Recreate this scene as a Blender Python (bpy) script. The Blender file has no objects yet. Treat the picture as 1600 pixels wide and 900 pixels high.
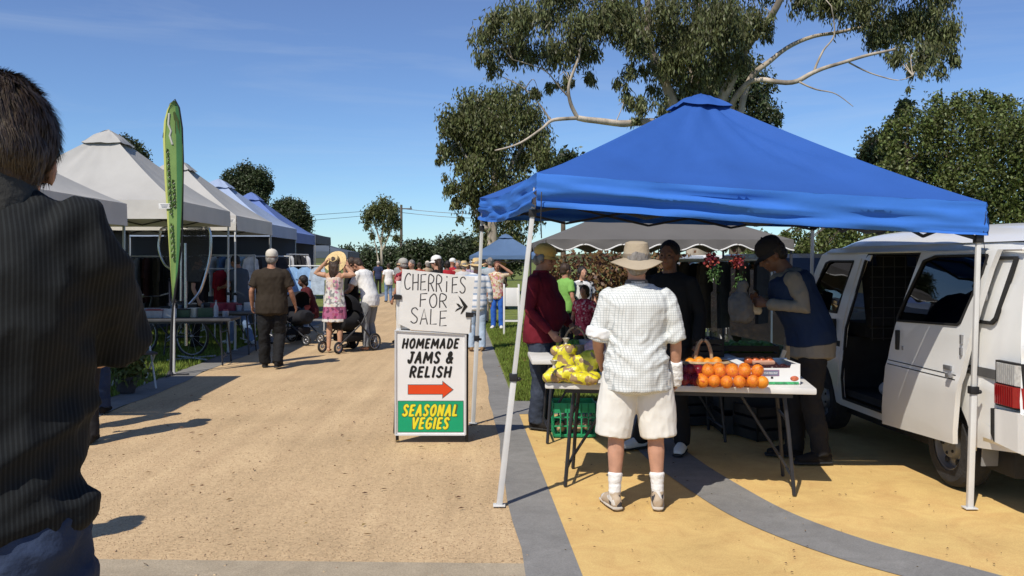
import bpy, bmesh, math, random
import numpy as np
from mathutils import Vector, Matrix, Euler, noise
R = math.radians
random.seed(7); rng = np.random.default_rng(7)
S = bpy.context.scene
COL = S.collection
F = 1400.0; HZ = 408.0; CH = 1.6

# ---------------------------------------------------------------- camera
cd = bpy.data.cameras.new('camera'); cam = bpy.data.objects.new('camera', cd); COL.objects.link(cam)
cam.location = (0, 0, CH); cam.rotation_euler = (R(90), 0, 0)
cd.sensor_width = 36; cd.lens = 36 * F / 1600; cd.shift_y = (HZ - 450) / 1600
cd.clip_start = 0.05; cd.clip_end = 4000
S.camera = cam
# ---------------------------------------------------------------- sky, sun, exposure
SUN_EL = R(51); SUN_AZ = R(29)           # light travels 29 deg to the right of straight ahead
w = bpy.data.worlds.new('World'); S.world = w; w.use_nodes = True
nt = w.node_tree; bg = nt.nodes['Background']
sky = nt.nodes.new('ShaderNodeTexSky'); sky.sky_type = 'NISHITA'; sky.sun_disc = False
sky.sun_elevation = SUN_EL; sky.sun_rotation = R(180) + SUN_AZ
sky.air_density = 1.0; sky.dust_density = 0.0; sky.ozone_density = 4.5; sky.altitude = 900
hsv = nt.nodes.new('ShaderNodeHueSaturation'); hsv.inputs['Saturation'].default_value = 1.06
hsv.inputs['Value'].default_value = 1.22
tc = nt.nodes.new('ShaderNodeTexCoord'); mp = nt.nodes.new('ShaderNodeMapping')
mp.inputs['Scale'].default_value = (1.2, 3.0, 13.0); mp.inputs['Rotation'].default_value = (0, R(-9), 0)
nz = nt.nodes.new('ShaderNodeTexNoise'); nz.inputs['Scale'].default_value = 1.7; nz.inputs['Detail'].default_value = 7
nz.inputs['Distortion'].default_value = 0.7; nz.inputs['Roughness'].default_value = 0.62
cr = nt.nodes.new('ShaderNodeValToRGB'); cr.color_ramp.elements[0].position = 0.49; cr.color_ramp.elements[1].position = 0.86
cr.color_ramp.elements[1].color = (0.22, 0.22, 0.22, 1); cr.color_ramp.elements[0].color = (0, 0, 0, 1)
mx = nt.nodes.new('ShaderNodeMix'); mx.data_type = 'RGBA'
nt.links.new(sky.outputs[0], hsv.inputs['Color']); nt.links.new(tc.outputs['Generated'], mp.inputs['Vector'])
nt.links.new(mp.outputs[0], nz.inputs['Vector']); nt.links.new(nz.outputs[0], cr.inputs[0])
sz_ = nt.nodes.new('ShaderNodeSeparateXYZ'); nt.links.new(tc.outputs['Generated'], sz_.inputs[0])
hr = nt.nodes.new('ShaderNodeValToRGB'); hr.color_ramp.elements[0].color = (.66, .86, 1.0, 1); hr.color_ramp.elements[0].position = 0.0; hr.color_ramp.elements[1].position = .3; hr.color_ramp.elements[1].color = (1, .9, 1.0, 1)
mu = nt.nodes.new('ShaderNodeMix'); mu.data_type = 'RGBA'; mu.blend_type = 'MULTIPLY'; mu.inputs['Factor'].default_value = 1
nt.links.new(sz_.outputs['Z'], hr.inputs[0]); nt.links.new(hr.outputs[0], mu.inputs['B']); nt.links.new(hsv.outputs[0], mu.inputs['A'])
nt.links.new(cr.outputs[0], mx.inputs['Factor']); nt.links.new(mu.outputs['Result'], mx.inputs['A'])
mx.inputs['B'].default_value = (6.2, 7.0, 8.0, 1)
nt.links.new(mx.outputs['Result'], bg.inputs['Color']); bg.inputs['Strength'].default_value = 0.1
sd = bpy.data.lights.new('sun', 'SUN'); sun = bpy.data.objects.new('sun', sd); COL.objects.link(sun)
sd.energy = 4.6; sd.angle = R(0.5); sd.color = (1.0, 0.93, 0.82)
dv = Vector((math.sin(SUN_AZ) * math.cos(SUN_EL), math.cos(SUN_AZ) * math.cos(SUN_EL), -math.sin(SUN_EL)))
sun.rotation_euler = dv.to_track_quat('-Z', 'Y').to_euler(); sun.location = (-5, -8, 20)
S.view_settings.view_transform = 'Standard'; S.view_settings.look = 'None'
S.view_settings.exposure = 0.0; S.view_settings.gamma = 1.0

# ---------------------------------------------------------------- helpers
def at(px, py, Y): return Vector(((px - 800) / F * Y, Y, CH - (py - HZ) / F * Y))
def gr(px, py): Y = F * CH / (py - HZ); return Vector(((px - 800) / F * Y, Y, 0))

def lin(r, g, b):
    f = lambda c: (c / 255 / 12.92) if c <= 10 else ((c / 255 + .055) / 1.055) ** 2.4
    return (f(r), f(g), f(b))

MATS = {}
def M(name, col=None, rough=.7, var=.12, scale=8, bump=0, bscale=60, metal=0, trans=0, spec=.35, coat=0, island=0, stretch=None):
    if name in MATS: return MATS[name]
    m = bpy.data.materials.new(name); m.use_nodes = True; MATS[name] = m
    t = m.node_tree; p = t.nodes['Principled BSDF']
    p.inputs['Roughness'].default_value = rough; p.inputs['Metallic'].default_value = metal
    p.inputs['Specular IOR Level'].default_value = spec
    if coat: p.inputs['Coat Weight'].default_value = coat; p.inputs['Coat Roughness'].default_value = .08
    c = t.nodes.new('ShaderNodeTexCoord'); n = t.nodes.new('ShaderNodeTexNoise')
    n.inputs['Scale'].default_value = scale; n.inputs['Detail'].default_value = 5
    src = c.outputs['Object']
    if stretch:
        q = t.nodes.new('ShaderNodeMapping'); q.inputs['Scale'].default_value = stretch
        t.links.new(src, q.inputs[0]); src = q.outputs[0]
    t.links.new(src, n.inputs['Vector'])
    r = t.nodes.new('ShaderNodeValToRGB'); e = r.color_ramp.elements
    e[0].position = .3; e[1].position = .7
    e[0].color = (*[max(0, x * (1 - var)) for x in col], 1); e[1].color = (*[min(1, x * (1 + var)) for x in col], 1)
    t.links.new(n.outputs[0], r.inputs[0]); out = r.outputs[0]
    if island:
        g = t.nodes.new('ShaderNodeNewGeometry'); h = t.nodes.new('ShaderNodeHueSaturation')
        a = t.nodes.new('ShaderNodeMapRange'); a.inputs['To Min'].default_value = 1 - island; a.inputs['To Max'].default_value = 1 + island
        b = t.nodes.new('ShaderNodeMapRange'); b.inputs['To Min'].default_value = .5 - island * .05; b.inputs['To Max'].default_value = .5 + island * .04
        t.links.new(g.outputs['Random Per Island'], a.inputs[0]); t.links.new(g.outputs['Random Per Island'], b.inputs[0])
        t.links.new(a.outputs[0], h.inputs['Value']); t.links.new(b.outputs[0], h.inputs['Hue']); t.links.new(out, h.inputs['Color']); out = h.outputs[0]
    t.links.new(out, p.inputs['Base Color'])
    if bump:
        n2 = t.nodes.new('ShaderNodeTexNoise'); n2.inputs['Scale'].default_value = bscale; n2.inputs['Detail'].default_value = 4
        t.links.new(src, n2.inputs['Vector']); b = t.nodes.new('ShaderNodeBump'); b.inputs['Strength'].default_value = bump
        b.inputs['Distance'].default_value = .02
        t.links.new(n2.outputs[0], b.inputs['Height']); t.links.new(b.outputs[0], p.inputs['Normal'])
    if trans:
        tr = t.nodes.new('ShaderNodeBsdfTranslucent'); ms = t.nodes.new('ShaderNodeMixShader'); ms.inputs[0].default_value = trans
        t.links.new(out, tr.inputs['Color']); o = t.nodes['Material Output']
        t.links.new(p.outputs[0], ms.inputs[1]); t.links.new(tr.outputs[0], ms.inputs[2]); t.links.new(ms.outputs[0], o.inputs[0])
    return m
def nodes_of(m): return m.node_tree, m.node_tree.nodes['Principled BSDF']

class MB:
    def __init__(s): s.v = []; s.f = []; s.mi = []; s.mats = []; s.cur = 0
    def use(s, m):
        if m not in s.mats: s.mats.append(m)
        s.cur = s.mats.index(m); return s
    def add(s, vs, fs):
        o = len(s.v); s.v += [Vector(v) for v in vs]; s.f += [tuple(i + o for i in f) for f in fs]; s.mi += [s.cur] * len(fs); return s
    def box(s, c, d, rot=None, bev=0, taper=None):
        bm = bmesh.new(); bmesh.ops.create_cube(bm, size=1)
        for v in bm.verts:
            v.co = Vector((v.co.x * d[0], v.co.y * d[1], v.co.z * d[2]))
            if taper and v.co.z > 0: v.co.x *= taper; v.co.y *= taper
        if bev: bmesh.ops.bevel(bm, geom=bm.edges[:] , offset=bev, segments=2, affect='EDGES', profile=.6)
        m = (Euler(rot).to_matrix() if rot is not None and not isinstance(rot, Matrix) else rot)
        bm.verts.index_update()
        vs = [((m @ v.co) if m else v.co) + Vector(c) for v in bm.verts]
        s.add(vs, [tuple(v.index for v in f.verts) for f in bm.faces]); bm.free(); return s
    def bar(s, a, b, w, h=None, bev=0):
        a = Vector(a); b = Vector(b); d = b - a; q = d.to_track_quat('Z', 'Y').to_matrix()
        return s.box((a + b) / 2, (w, h or w, d.length), q, bev)
    def tube(s, pts, radii, seg=10, ref=(1, 0, 0), cap=.5, close=True):
        pts = [Vector(p) for p in pts]; n = len(pts); ref = Vector(ref)
        if not isinstance(radii, (list, tuple)): radii = [radii] * n
        rings = []; base = len(s.v); vs = []; fs = []
        T = []
        for i in range(n):
            t = (pts[min(i + 1, n - 1)] - pts[max(i - 1, 0)]); T.append(t.normalized() if t.length > 1e-9 else Vector((0, 0, 1)))
        rows = []
        def ring(p, t, r, k=1):
            ra, rb = (r if isinstance(r, (tuple, list)) else (r, r))
            sd_ = ref - t * ref.dot(t)
            if sd_.length < 1e-3: sd_ = t.orthogonal()
            sd_.normalize(); up = t.cross(sd_)
            st = len(vs)
            for j in range(seg):
                a = 2 * math.pi * j / seg; vs.append(p + sd_ * (ra * k * math.cos(a)) + up * (rb * k * math.sin(a)))
            rows.append(st)
        mr = lambda r: min(r) if isinstance(r, (tuple, list)) else r
        if cap and close: ring(pts[0] - T[0] * mr(radii[0]) * cap * .7, T[0], radii[0], .65)
        for i in range(n): ring(pts[i], T[i], radii[i])
        if cap and close: ring(pts[-1] + T[-1] * mr(radii[-1]) * cap * .7, T[-1], radii[-1], .65)
        for a, b in zip(rows[:-1], rows[1:]):
            for j in range(seg):
                k = (j + 1) % seg; fs.append((a + j, a + k, b + k, b + j))
        if close:
            fs.append(tuple(rows[0] + j for j in reversed(range(seg)))); fs.append(tuple(rows[-1] + j for j in range(seg)))
        return s.add(vs, fs)
    def ball(s, c, r, seg=10, rings=7, rot=None):
        r = r if isinstance(r, (tuple, list)) else (r, r, r); vs = []; fs = []; c = Vector(c)
        vs.append(Vector((0, 0, -r[2])))
        for i in range(1, rings):
            p = -math.pi / 2 + math.pi * i / rings
            for j in range(seg):
                a = 2 * math.pi * j / seg; vs.append(Vector((r[0] * math.cos(p) * math.cos(a), r[1] * math.cos(p) * math.sin(a), r[2] * math.sin(p))))
        vs.append(Vector((0, 0, r[2]))); L = len(vs) - 1
        for j in range(seg):
            k = (j + 1) % seg; fs.append((0, 1 + k, 1 + j)); q = 1 + (rings - 2) * seg; fs.append((q + j, q + k, L))
            for i in range(rings - 2):
                a = 1 + i * seg; fs.append((a + j, a + k, a + seg + k, a + seg + j))
        if rot is not None:
            m = rot if isinstance(rot, Matrix) else Euler(rot).to_matrix(); vs = [m @ v for v in vs]
        return s.add([v + c for v in vs], fs)
    def lathe(s, prof, c=(0, 0, 0), seg=24, m=None, close=False):
        vs = []; fs = []; n = len(prof); c = Vector(c)
        for r, z in prof:
            for j in range(seg):
                a = 2 * math.pi * j / seg; v = Vector((r * math.cos(a), r * math.sin(a), z)); vs.append((m @ v if m else v) + c)
        for i in range(n - 1):
            for j in range(seg):
                k = (j + 1) % seg; fs.append((i * seg + j, i * seg + k, (i + 1) * seg + k, (i + 1) * seg + j))
        if close: fs.append(tuple(reversed(range(seg)))); fs.append(tuple((n - 1) * seg + j for j in range(seg)))
        return s.add(vs, fs)
    def prism(s, poly, d):                   # poly: 3-D points in order, d: extrude vector
        n = len(poly); d = Vector(d); p = [Vector(v) for v in poly]
        return s.add(p + [v + d for v in p], [tuple(range(n)), tuple(reversed(range(n, 2 * n)))] + [(j, j + n, (j + 1) % n + n, (j + 1) % n) for j in range(n)])
    def mesh(s, name='m', recalc=True):
        me = bpy.data.meshes.new(name); me.from_pydata([tuple(v) for v in s.v], [], s.f)
        for m in s.mats: me.materials.append(m)
        if s.mats: me.polygons.foreach_set('material_index', s.mi)
        if recalc:
            bm = bmesh.new(); bm.from_mesh(me); bmesh.ops.recalc_face_normals(bm, faces=bm.faces); bm.to_mesh(me); bm.free()
        return me
    def build(s, name, mat=None, parent=None, smooth=40, recalc=True):
        me = s.mesh(name, recalc)
        if mat: me.materials.clear(); me.materials.append(mat)
        return link(name, me, parent, smooth)
def link(name, me, parent=None, smooth=None):
    if smooth:
        me.polygons.foreach_set('use_smooth', [True] * len(me.polygons))
        if smooth < 180: me.set_sharp_from_angle(angle=R(smooth))
    o = bpy.data.objects.new(name, me); COL.objects.link(o)
    if parent is not None: o.parent = parent
    return o
def np_mesh(name, V, Fc, mat, parent=None, smooth=False):
    V = np.asarray(V, np.float32); Fc = np.asarray(Fc, np.int32); k = Fc.shape[1]
    me = bpy.data.meshes.new(name); me.vertices.add(len(V)); me.vertices.foreach_set('co', V.ravel())
    me.loops.add(Fc.size); me.loops.foreach_set('vertex_index', Fc.ravel())
    me.polygons.add(len(Fc)); me.polygons.foreach_set('loop_start', np.arange(0, Fc.size, k, dtype=np.int32))
    if smooth: me.polygons.foreach_set('use_smooth', np.ones(len(Fc), bool))
    me.update(calc_edges=True); me.materials.append(mat)
    o = bpy.data.objects.new(name, me); COL.objects.link(o)
    if parent is not None: o.parent = parent
    return o
def tag(o, label=None, cat=None, group=None, kind=None):
    if label: o['label'] = label
    if cat: o['category'] = cat
    if group: o['group'] = group
    if kind: o['kind'] = kind
    return o
def thing(name, label, cat, loc=(0, 0, 0), rz=0, group=None):
    o = bpy.data.objects.new(name, None); COL.objects.link(o); o.location = loc; o.rotation_euler = (0, 0, rz)
    o.empty_display_size = .1
    return tag(o, label, cat, group)
def copy_thing(o, loc, rz, label, group=None):
    c = o.copy(); COL.objects.link(c); c.location = loc; c.rotation_euler = (0, 0, rz); c['label'] = label
    if group: c['group'] = group
    def rec(a, b):
        for ch in list(a.children):
            d = ch.copy(); COL.objects.link(d); d.parent = b; rec(ch, d)
    rec(o, c); return c
def fuse(mb, vox, it=3, fac=.5):
    me = mb.mesh('tmp'); ob = bpy.data.objects.new('tmp', me); COL.objects.link(ob)
    r = ob.modifiers.new('r', 'REMESH'); r.mode = 'VOXEL'; r.voxel_size = vox; r.adaptivity = 0
    if it: q = ob.modifiers.new('s', 'SMOOTH'); q.iterations = it; q.factor = fac
    dg = bpy.context.evaluated_depsgraph_get(); out = bpy.data.meshes.new_from_object(ob.evaluated_get(dg))
    bpy.data.objects.remove(ob); bpy.data.meshes.remove(me); return out
def wrinkle(me, amp, sc, off=0, mask=None):
    nn = len(me.vertices); no = [v.normal.copy() for v in me.vertices]
    for i, v in enumerate(me.vertices):
        p = Vector((v.co.x * sc[0], v.co.y * sc[1], v.co.z * sc[2])) + Vector((off, off * .7, 0))
        a = amp * (mask(v.co) if mask else 1)
        h = noise.noise(p) ; h = h - .8 * abs(noise.noise(p * 1.9 + Vector((5, 1, 2))))
        v.co += no[i] * (a * (h + .3))
    me.update()
def fabric_mesh(nu, nv, fn):                  # grid from fn(u,v)
    vs = [fn(i / nu, j / nv) for j in range(nv + 1) for i in range(nu + 1)]
    fs = [(j * (nu + 1) + i, j * (nu + 1) + i + 1, (j + 1) * (nu + 1) + i + 1, (j + 1) * (nu + 1) + i) for j in range(nv) for i in range(nu)]
    return vs, fs
def text_part(name, body, mat, parent, P, wid, hgt, shear=.25, bold=.012, ext=.0008):
    """flat lettering; P(u,v)->point with (0,0) the centre of the word box in metres"""
    cu = bpy.data.curves.new('t', 'FONT'); cu.body = body; cu.shear = shear; cu.offset = bold; cu.extrude = 0; cu.resolution_u = 4
    ob = bpy.data.objects.new('t', cu); COL.objects.link(ob)
    dg = bpy.context.evaluated_depsgraph_get(); me = bpy.data.meshes.new_from_object(ob.evaluated_get(dg))
    bpy.data.objects.remove(ob); bpy.data.curves.remove(cu)
    xs = [v.co.x for v in me.vertices]; ys = [v.co.y for v in me.vertices]
    x0, x1, y0, y1 = min(xs), max(xs), min(ys), max(ys)
    for v in me.vertices:
        v.co = P(((v.co.x - x0) / (x1 - x0) - .5) * wid, ((v.co.y - y0) / (y1 - y0) - .5) * hgt)
    me.name = name; me.materials.clear(); me.materials.append(mat)
    return link(name, me, parent)
# ================================================================ SETTING
def struct(name, mb, mat): o = mb.build(name, mat, None, None); o['kind'] = 'structure'; return o
SK = .0535
grass_m = M('lawn', lin(108, 118, 54), .9, .35, 1.6, .4, 40)
def gravel_mat(name, c, sc1=26):
    m = M(name, c, .95, .1, .9, 0, spec=.1); t, p = nodes_of(m)
    c_ = t.nodes.new('ShaderNodeTexCoord'); src = p.inputs['Base Color'].links[0].from_socket
    v = t.nodes.new('ShaderNodeTexVoronoi'); v.inputs['Scale'].default_value = 95; t.links.new(c_.outputs['Object'], v.inputs['Vector'])
    n = t.nodes.new('ShaderNodeTexNoise'); n.inputs['Scale'].default_value = sc1; n.inputs['Detail'].default_value = 8; n.inputs['Roughness'].default_value = .75
    t.links.new(c_.outputs['Object'], n.inputs['Vector'])
    a = t.nodes.new('ShaderNodeMix'); a.data_type = 'RGBA'; a.blend_type = 'OVERLAY'; a.inputs['Factor'].default_value = .34
    b = t.nodes.new('ShaderNodeMix'); b.data_type = 'RGBA'; b.blend_type = 'OVERLAY'; b.inputs['Factor'].default_value = .15
    s = t.nodes.new('ShaderNodeSeparateColor'); t.links.new(v.outputs['Color'], s.inputs[0])
    t.links.new(src, a.inputs['A']); t.links.new(n.outputs[0], a.inputs['B']); t.links.new(a.outputs['Result'], b.inputs['A']); t.links.new(s.outputs[0], b.inputs['B'])
    t.links.new(b.outputs['Result'], p.inputs['Base Color'])
    mq = t.nodes.new('ShaderNodeMapping'); mq.inputs['Scale'].default_value = (4.5, .3, 1); mq.inputs['Rotation'].default_value = (0, 0, R(-6)); t.links.new(c_.outputs['Object'], mq.inputs[0])
    tn = t.nodes.new('ShaderNodeTexNoise'); tn.inputs['Scale'].default_value = 1.1; tn.inputs['Detail'].default_value = 6; tn.inputs['Roughness'].default_value = .6; t.links.new(mq.outputs[0], tn.inputs['Vector'])
    tk = t.nodes.new('ShaderNodeMix'); tk.data_type = 'RGBA'; tk.blend_type = 'OVERLAY'; tk.inputs['Factor'].default_value = .3; t.links.new(b.outputs['Result'], tk.inputs['A']); t.links.new(tn.outputs[0], tk.inputs['B']); t.links.new(tk.outputs['Result'], p.inputs['Base Color'])
    bp = t.nodes.new('ShaderNodeBump'); bp.inputs['Strength'].default_value = .22; bp.inputs['Distance'].default_value = .006
    t.links.new(v.outputs['Distance'], bp.inputs['Height']); t.links.new(bp.outputs[0], p.inputs['Normal'])
    return m
gravel_m = gravel_mat('gravel', (.52, .375, .218))
def conc_mat(name, c, fine=.35):
    m = M(name, c, .9, .1, 1.3, 0, spec=.15); t, p = nodes_of(m); src = p.inputs['Base Color'].links[0].from_socket
    c_ = t.nodes.new('ShaderNodeTexCoord'); n = t.nodes.new('ShaderNodeTexNoise'); n.inputs['Scale'].default_value = 120; n.inputs['Detail'].default_value = 6
    st = t.nodes.new('ShaderNodeTexNoise'); st.inputs['Scale'].default_value = 3.3; st.inputs['Detail'].default_value = 9; st.inputs['Roughness'].default_value = .7; st.inputs['Distortion'].default_value = 1.2
    for q in (n, st): t.links.new(c_.outputs['Object'], q.inputs['Vector'])
    a = t.nodes.new('ShaderNodeMix'); a.data_type = 'RGBA'; a.blend_type = 'OVERLAY'; a.inputs['Factor'].default_value = fine
    b = t.nodes.new('ShaderNodeMix'); b.data_type = 'RGBA'; b.blend_type = 'OVERLAY'; b.inputs['Factor'].default_value = .42
    t.links.new(src, a.inputs['A']); t.links.new(n.outputs[0], a.inputs['B']); t.links.new(a.outputs['Result'], b.inputs['A']); t.links.new(st.outputs[0], b.inputs['B'])
    t.links.new(b.outputs['Result'], p.inputs['Base Color'])
    bp = t.nodes.new('ShaderNodeBump'); bp.inputs['Strength'].default_value = .25; bp.inputs['Distance'].default_value = .004
    t.links.new(n.outputs[0], bp.inputs['Height']); t.links.new(bp.outputs[0], p.inputs['Normal']); return m
grey_m = conc_mat('grey_concrete', (.215, .21, .2)); pale_m = conc_mat('pale_concrete', (.36, .3, .215), .5)
yellow_m = conc_mat('yellow_concrete', (.62, .42, .165))
def sheet(name, mat, poly, z):
    m = MB(); m.add([(x, y, z) for x, y in poly], [tuple(range(len(poly)))]); return struct(name, m, mat)
def strip(name, mat, left, right, z):
    m = MB(); n = len(left); m.add([(x, y, z) for x, y in left] + [(x, y, z) for x, y in right], [(i, i + n, i + n + 1, i + 1) for i in range(n - 1)])
    return struct(name, m, mat)
ml = MB(); N_ = 40
gv = [(-1500 + 3000 * i / 2, -600 + 3000 * j / 2, -.016) for j in range(3) for i in range(3)]
ml.add(gv, [(j * 3 + i, j * 3 + i + 1, (j + 1) * 3 + i + 1, (j + 1) * 3 + i) for j in range(2) for i in range(2)])
struct('lawn', ml, grass_m)
ys = [-4, 2, 4.2, 6, 8, 10, 13, 17, 22, 28, 36, 45, 60, 80]
wob = lambda y, k: .035 * math.sin(y * 1.7 + k) + .02 * math.sin(y * 4.1 + 2 * k)
ysf = list(np.arange(-4, 60, .5))
strip('gravel_path', gravel_m, [(-3.78 - SK * y, y) for y in ysf], [(.33 - SK * y, y) for y in ysf], -.010)
strip('path_edging', grey_m, [(-4.18 - SK * y + wob(y, 3), y) for y in ysf], [(-3.75 - SK * y + wob(y, 1), y) for y in ysf], -.006)
strip('pavement_band', grey_m, [(.302 - SK * y + .4 * wob(y, 0), y) for y in ysf], [(.63 - .059 * y, y) for y in ysf], -.004)
sheet('plaza', yellow_m, [(.61 - .059 * -4, -4), (14, -4), (14, 9.5), (.61 - .059 * 9.5, 9.5)], -.010)
sheet('plaza_kerb', grey_m, [(.61 - .059 * 9.42, 9.42), (14, 9.42), (14, 10.3), (.61 - .059 * 10.3, 10.3)], -.007)
cl = [(3.9, 3.5), (2.8, 3.98), (2.2, 4.64), (1.87, 5.06), (1.6, 5.64), (1.44, 6.35), (1.3, 7.3), (1.24, 8.4), (1.22, 9.44)]
def smooth_line(p, k=6):
    o = []
    for i in range(len(p) - 1):
        a, b, c, d = [Vector(p[max(0, min(len(p) - 1, i + j))]) for j in (-1, 0, 1, 2)]
        for q in range(k):
            t = q / k; o.append(.5 * ((2 * b) + (c - a) * t + (2 * a - 5 * b + 4 * c - d) * t * t + (3 * b - a - 3 * c + d) * t ** 3))
    return o + [Vector(p[-1])]
cs = smooth_line(cl); L_ = []; R_ = []
for i, p in enumerate(cs):
    t = (cs[min(i + 1, len(cs) - 1)] - cs[max(0, i - 1)]).normalized(); nrm = Vector((-t.y, t.x)); L_.append(p + nrm * .2); R_.append(p - nrm * .2)
strip('curved_band', grey_m, [tuple(p) for p in L_], [tuple(p) for p in R_], -.006)
strip('cross_band', pale_m, [(-5.5, 4.60), (.08, 4.55)], [(-5.5, 4.93), (.065, 4.76)], -.006)
# hills on the horizon
hill_m = M('far_hill', lin(92, 98, 74), .95, .3, .02)
def hill(pts, Y, depth, name):
    m = MB(); n = len(pts); a = [at(px, py, Y) for px, py in pts]
    m.add([(p.x, p.y, -1) for p in a] + a + [(p.x * 1.3, p.y + depth, p.z * .8) for p in a], [(i + k * n, i + 1 + k * n, i + 1 + (k + 1) * n, i + (k + 1) * n) for i in range(n - 1) for k in range(2)])
    return struct(name, m, hill_m)
hx = []
for i in range(140):
    px = -2200 + i * 40; hx.append((px, 398 - 7 * noise.noise(Vector((px * .004, 1.3, 0))) - 3 * noise.noise(Vector((px * .02, 4.3, 0))) - (10 * math.exp(-((px - 670) / 60) ** 2))))
hill(hx, 700, 300, 'hill')
# grass blades and stones
def blades(name, polyfn, n, hmin, hmax, mat):
    P = polyfn(n); n = len(P); a = rng.uniform(0, 2 * np.pi, n); h = rng.uniform(hmin, hmax, n); wd = rng.uniform(.004, .009, n) * (1 + P[:, 1] / 30)
    d = np.stack([np.cos(a), np.sin(a)], 1); lean = rng.normal(0, .35, (n, 2)) * h[:, None]
    V = np.zeros((n, 3, 3)); V[:, 0, :2] = P - d * wd[:, None]; V[:, 1, :2] = P + d * wd[:, None]; V[:, 2, :2] = P + lean; V[:, 2, 2] = h; V[:, :2, 2] = -.02
    o = np_mesh(name, V.reshape(-1, 3), np.arange(n * 3).reshape(n, 3), mat); o['kind'] = 'stuff'; return o
blade_m = M('grass_blade', lin(118, 134, 56), .7, .25, 3, island=.5, trans=.3)
def left_lawn(n):
    y = 8.4 + 18 * rng.random(n) ** 1.6; x = -4.16 - SK * y - 7 * rng.random(n) ** 1.3; return np.stack([x, y], 1)
def right_lawn(n):
    y = 10.3 + 14 * rng.random(n) ** 1.5; x = .66 - .059 * y + 3.6 * rng.random(n) ** 1.3; return np.stack([x, y], 1)
blades('grass', left_lawn, 90000, .02, .07, blade_m); blades('grass', right_lawn, 60000, .02, .06, blade_m)
n = 30000; y = 4.5 + 7 * rng.random(n) ** 1.8; x = -3.8 - SK * y + 4.2 * rng.random(n)
sz = rng.uniform(.0014, .0036, n) * (1 + (rng.random(n) > .985) * 1.6)
tet = np.array([[1, 1, .9], [1, -1, -.3], [-1, 1, -.3], [-1, -1, .9]]) * .8
ang = rng.uniform(0, 6.28, n); rot = np.stack([np.stack([np.cos(ang), -np.sin(ang), 0 * ang], 1), np.stack([np.sin(ang), np.cos(ang), 0 * ang], 1), np.stack([0 * ang, 0 * ang, 1 + 0 * ang], 1)], 1)
V = np.einsum('nij,kj->nki', rot, tet) * sz[:, None, None] + np.stack([x, y, 0 * x - .008], 1)[:, None, :]
Fq = (np.array([[0, 1, 2], [0, 3, 1], [0, 2, 3], [1, 3, 2]])[None] + 4 * np.arange(n)[:, None, None]).reshape(-1, 3)
o = np_mesh('loose_stones', V.reshape(-1, 3), Fq, M('stone', (.55, .4, .25), .9, .15, 3, island=.3)); o['kind'] = 'stuff'
# fallen leaves and litter
n = 260; y = np.concatenate([4.6 + 6 * rng.random(110), 10.5 + 9 * rng.random(150)]); x = np.concatenate([-3.9 - SK * y[:110] + 4.2 * rng.random(110), .5 - .06 * y[110:] + 2.2 * rng.random(150)])
V = np.zeros((n, 4, 3)); a = rng.uniform(0, 6.28, n); l = rng.uniform(.01, .035, n); d = np.stack([np.cos(a), np.sin(a)], 1); e = np.stack([-np.sin(a), np.cos(a)], 1) * .22
P = np.stack([x, y], 1); V[:, 0, :2] = P - d * l[:, None]; V[:, 1, :2] = P + e * l[:, None]; V[:, 2, :2] = P + d * l[:, None]; V[:, 3, :2] = P - e * l[:, None]
V[:, :, 2] = (.004 + .035 * (y > 10.2))[:, None]; V[:, 1, 2] += .008
o = np_mesh('fallen_leaves', V.reshape(-1, 3), np.arange(n * 4).reshape(n, 4), M('dry_leaf', (.2, .12, .05), .8, .3, 9, island=.6)); o['kind'] = 'stuff'

# ================================================================ TREES
bark_m = M('gum_bark', (.4, .34, .27), .85, .62, 2.6, .8, 9, stretch=(1, 1, .35)); darkbark_m = M('dark_bark', (.13, .1, .075), .9, .35, 3, .6, 14)
def leafmat(n, c, isl=.6): return M(n, c, .5, .2, .35, island=isl, trans=.22, spec=.4)
gum_leaf = leafmat('gum_leaf', (.11, .12, .045)); gum_leaf2 = leafmat('gum_leaf_olive', (.105, .115, .038)); green_leaf = leafmat('green_leaf', (.115, .14, .036))
dark_leaf = leafmat('dark_leaf', (.05, .066, .026)); far_leaf = leafmat('far_leaf', (.075, .095, .045)); dry_leaf = leafmat('brown_leaf', (.16, .085, .035), .6)
def foliage(clusters, n, L, W, mat, parent, droop=.8, twig=.28, per=26, name='crown', shell=.5):
    C = np.array([c[0] for c in clusters], float); Rr = np.array([c[1] for c in clusters], float)
    if Rr.ndim == 1: Rr = np.stack([Rr, Rr, Rr * .8], 1)
    vol = (Rr.prod(1)) ** .75; k = n // per
    idx = rng.choice(len(C), k, p=vol / vol.sum()); u = rng.normal(size=(k, 3)); u /= np.linalg.norm(u, axis=1)[:, None]
    rad = shell + (1 - shell) * rng.random(k) ** .6; rad *= rng.uniform(.75, 1.12, k)
    T = C[idx] + u * rad[:, None] * Rr[idx]
    tw = twig * np.minimum(1.4, Rr[idx].mean(1) / Rr.mean()) * rng.uniform(.5, 1.3, k)
    P = np.repeat(T, per, 0) + np.clip(rng.normal(size=(k * per, 3)), -1.7, 1.7) * np.repeat(tw, per)[:, None] * np.array([.55, .55, .85]); n = len(P)
    D = rng.normal(size=(n, 3)) * (1 - droop * .6); D[:, 2] -= droop * 1.4; D /= np.linalg.norm(D, axis=1)[:, None]
    Sx = np.cross(D, rng.normal(size=(n, 3))); Sx /= np.linalg.norm(Sx, axis=1)[:, None] + 1e-9
    l = L * rng.uniform(.6, 1.3, n)[:, None]; wd = W * rng.uniform(.6, 1.2, n)[:, None]
    V = np.stack([P, P + D * l * .45 + Sx * wd, P + D * l, P + D * l * .45 - Sx * wd], 1).reshape(-1, 3)
    return np_mesh(name, V, np.arange(n * 4).reshape(n, 4), mat, parent)
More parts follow.
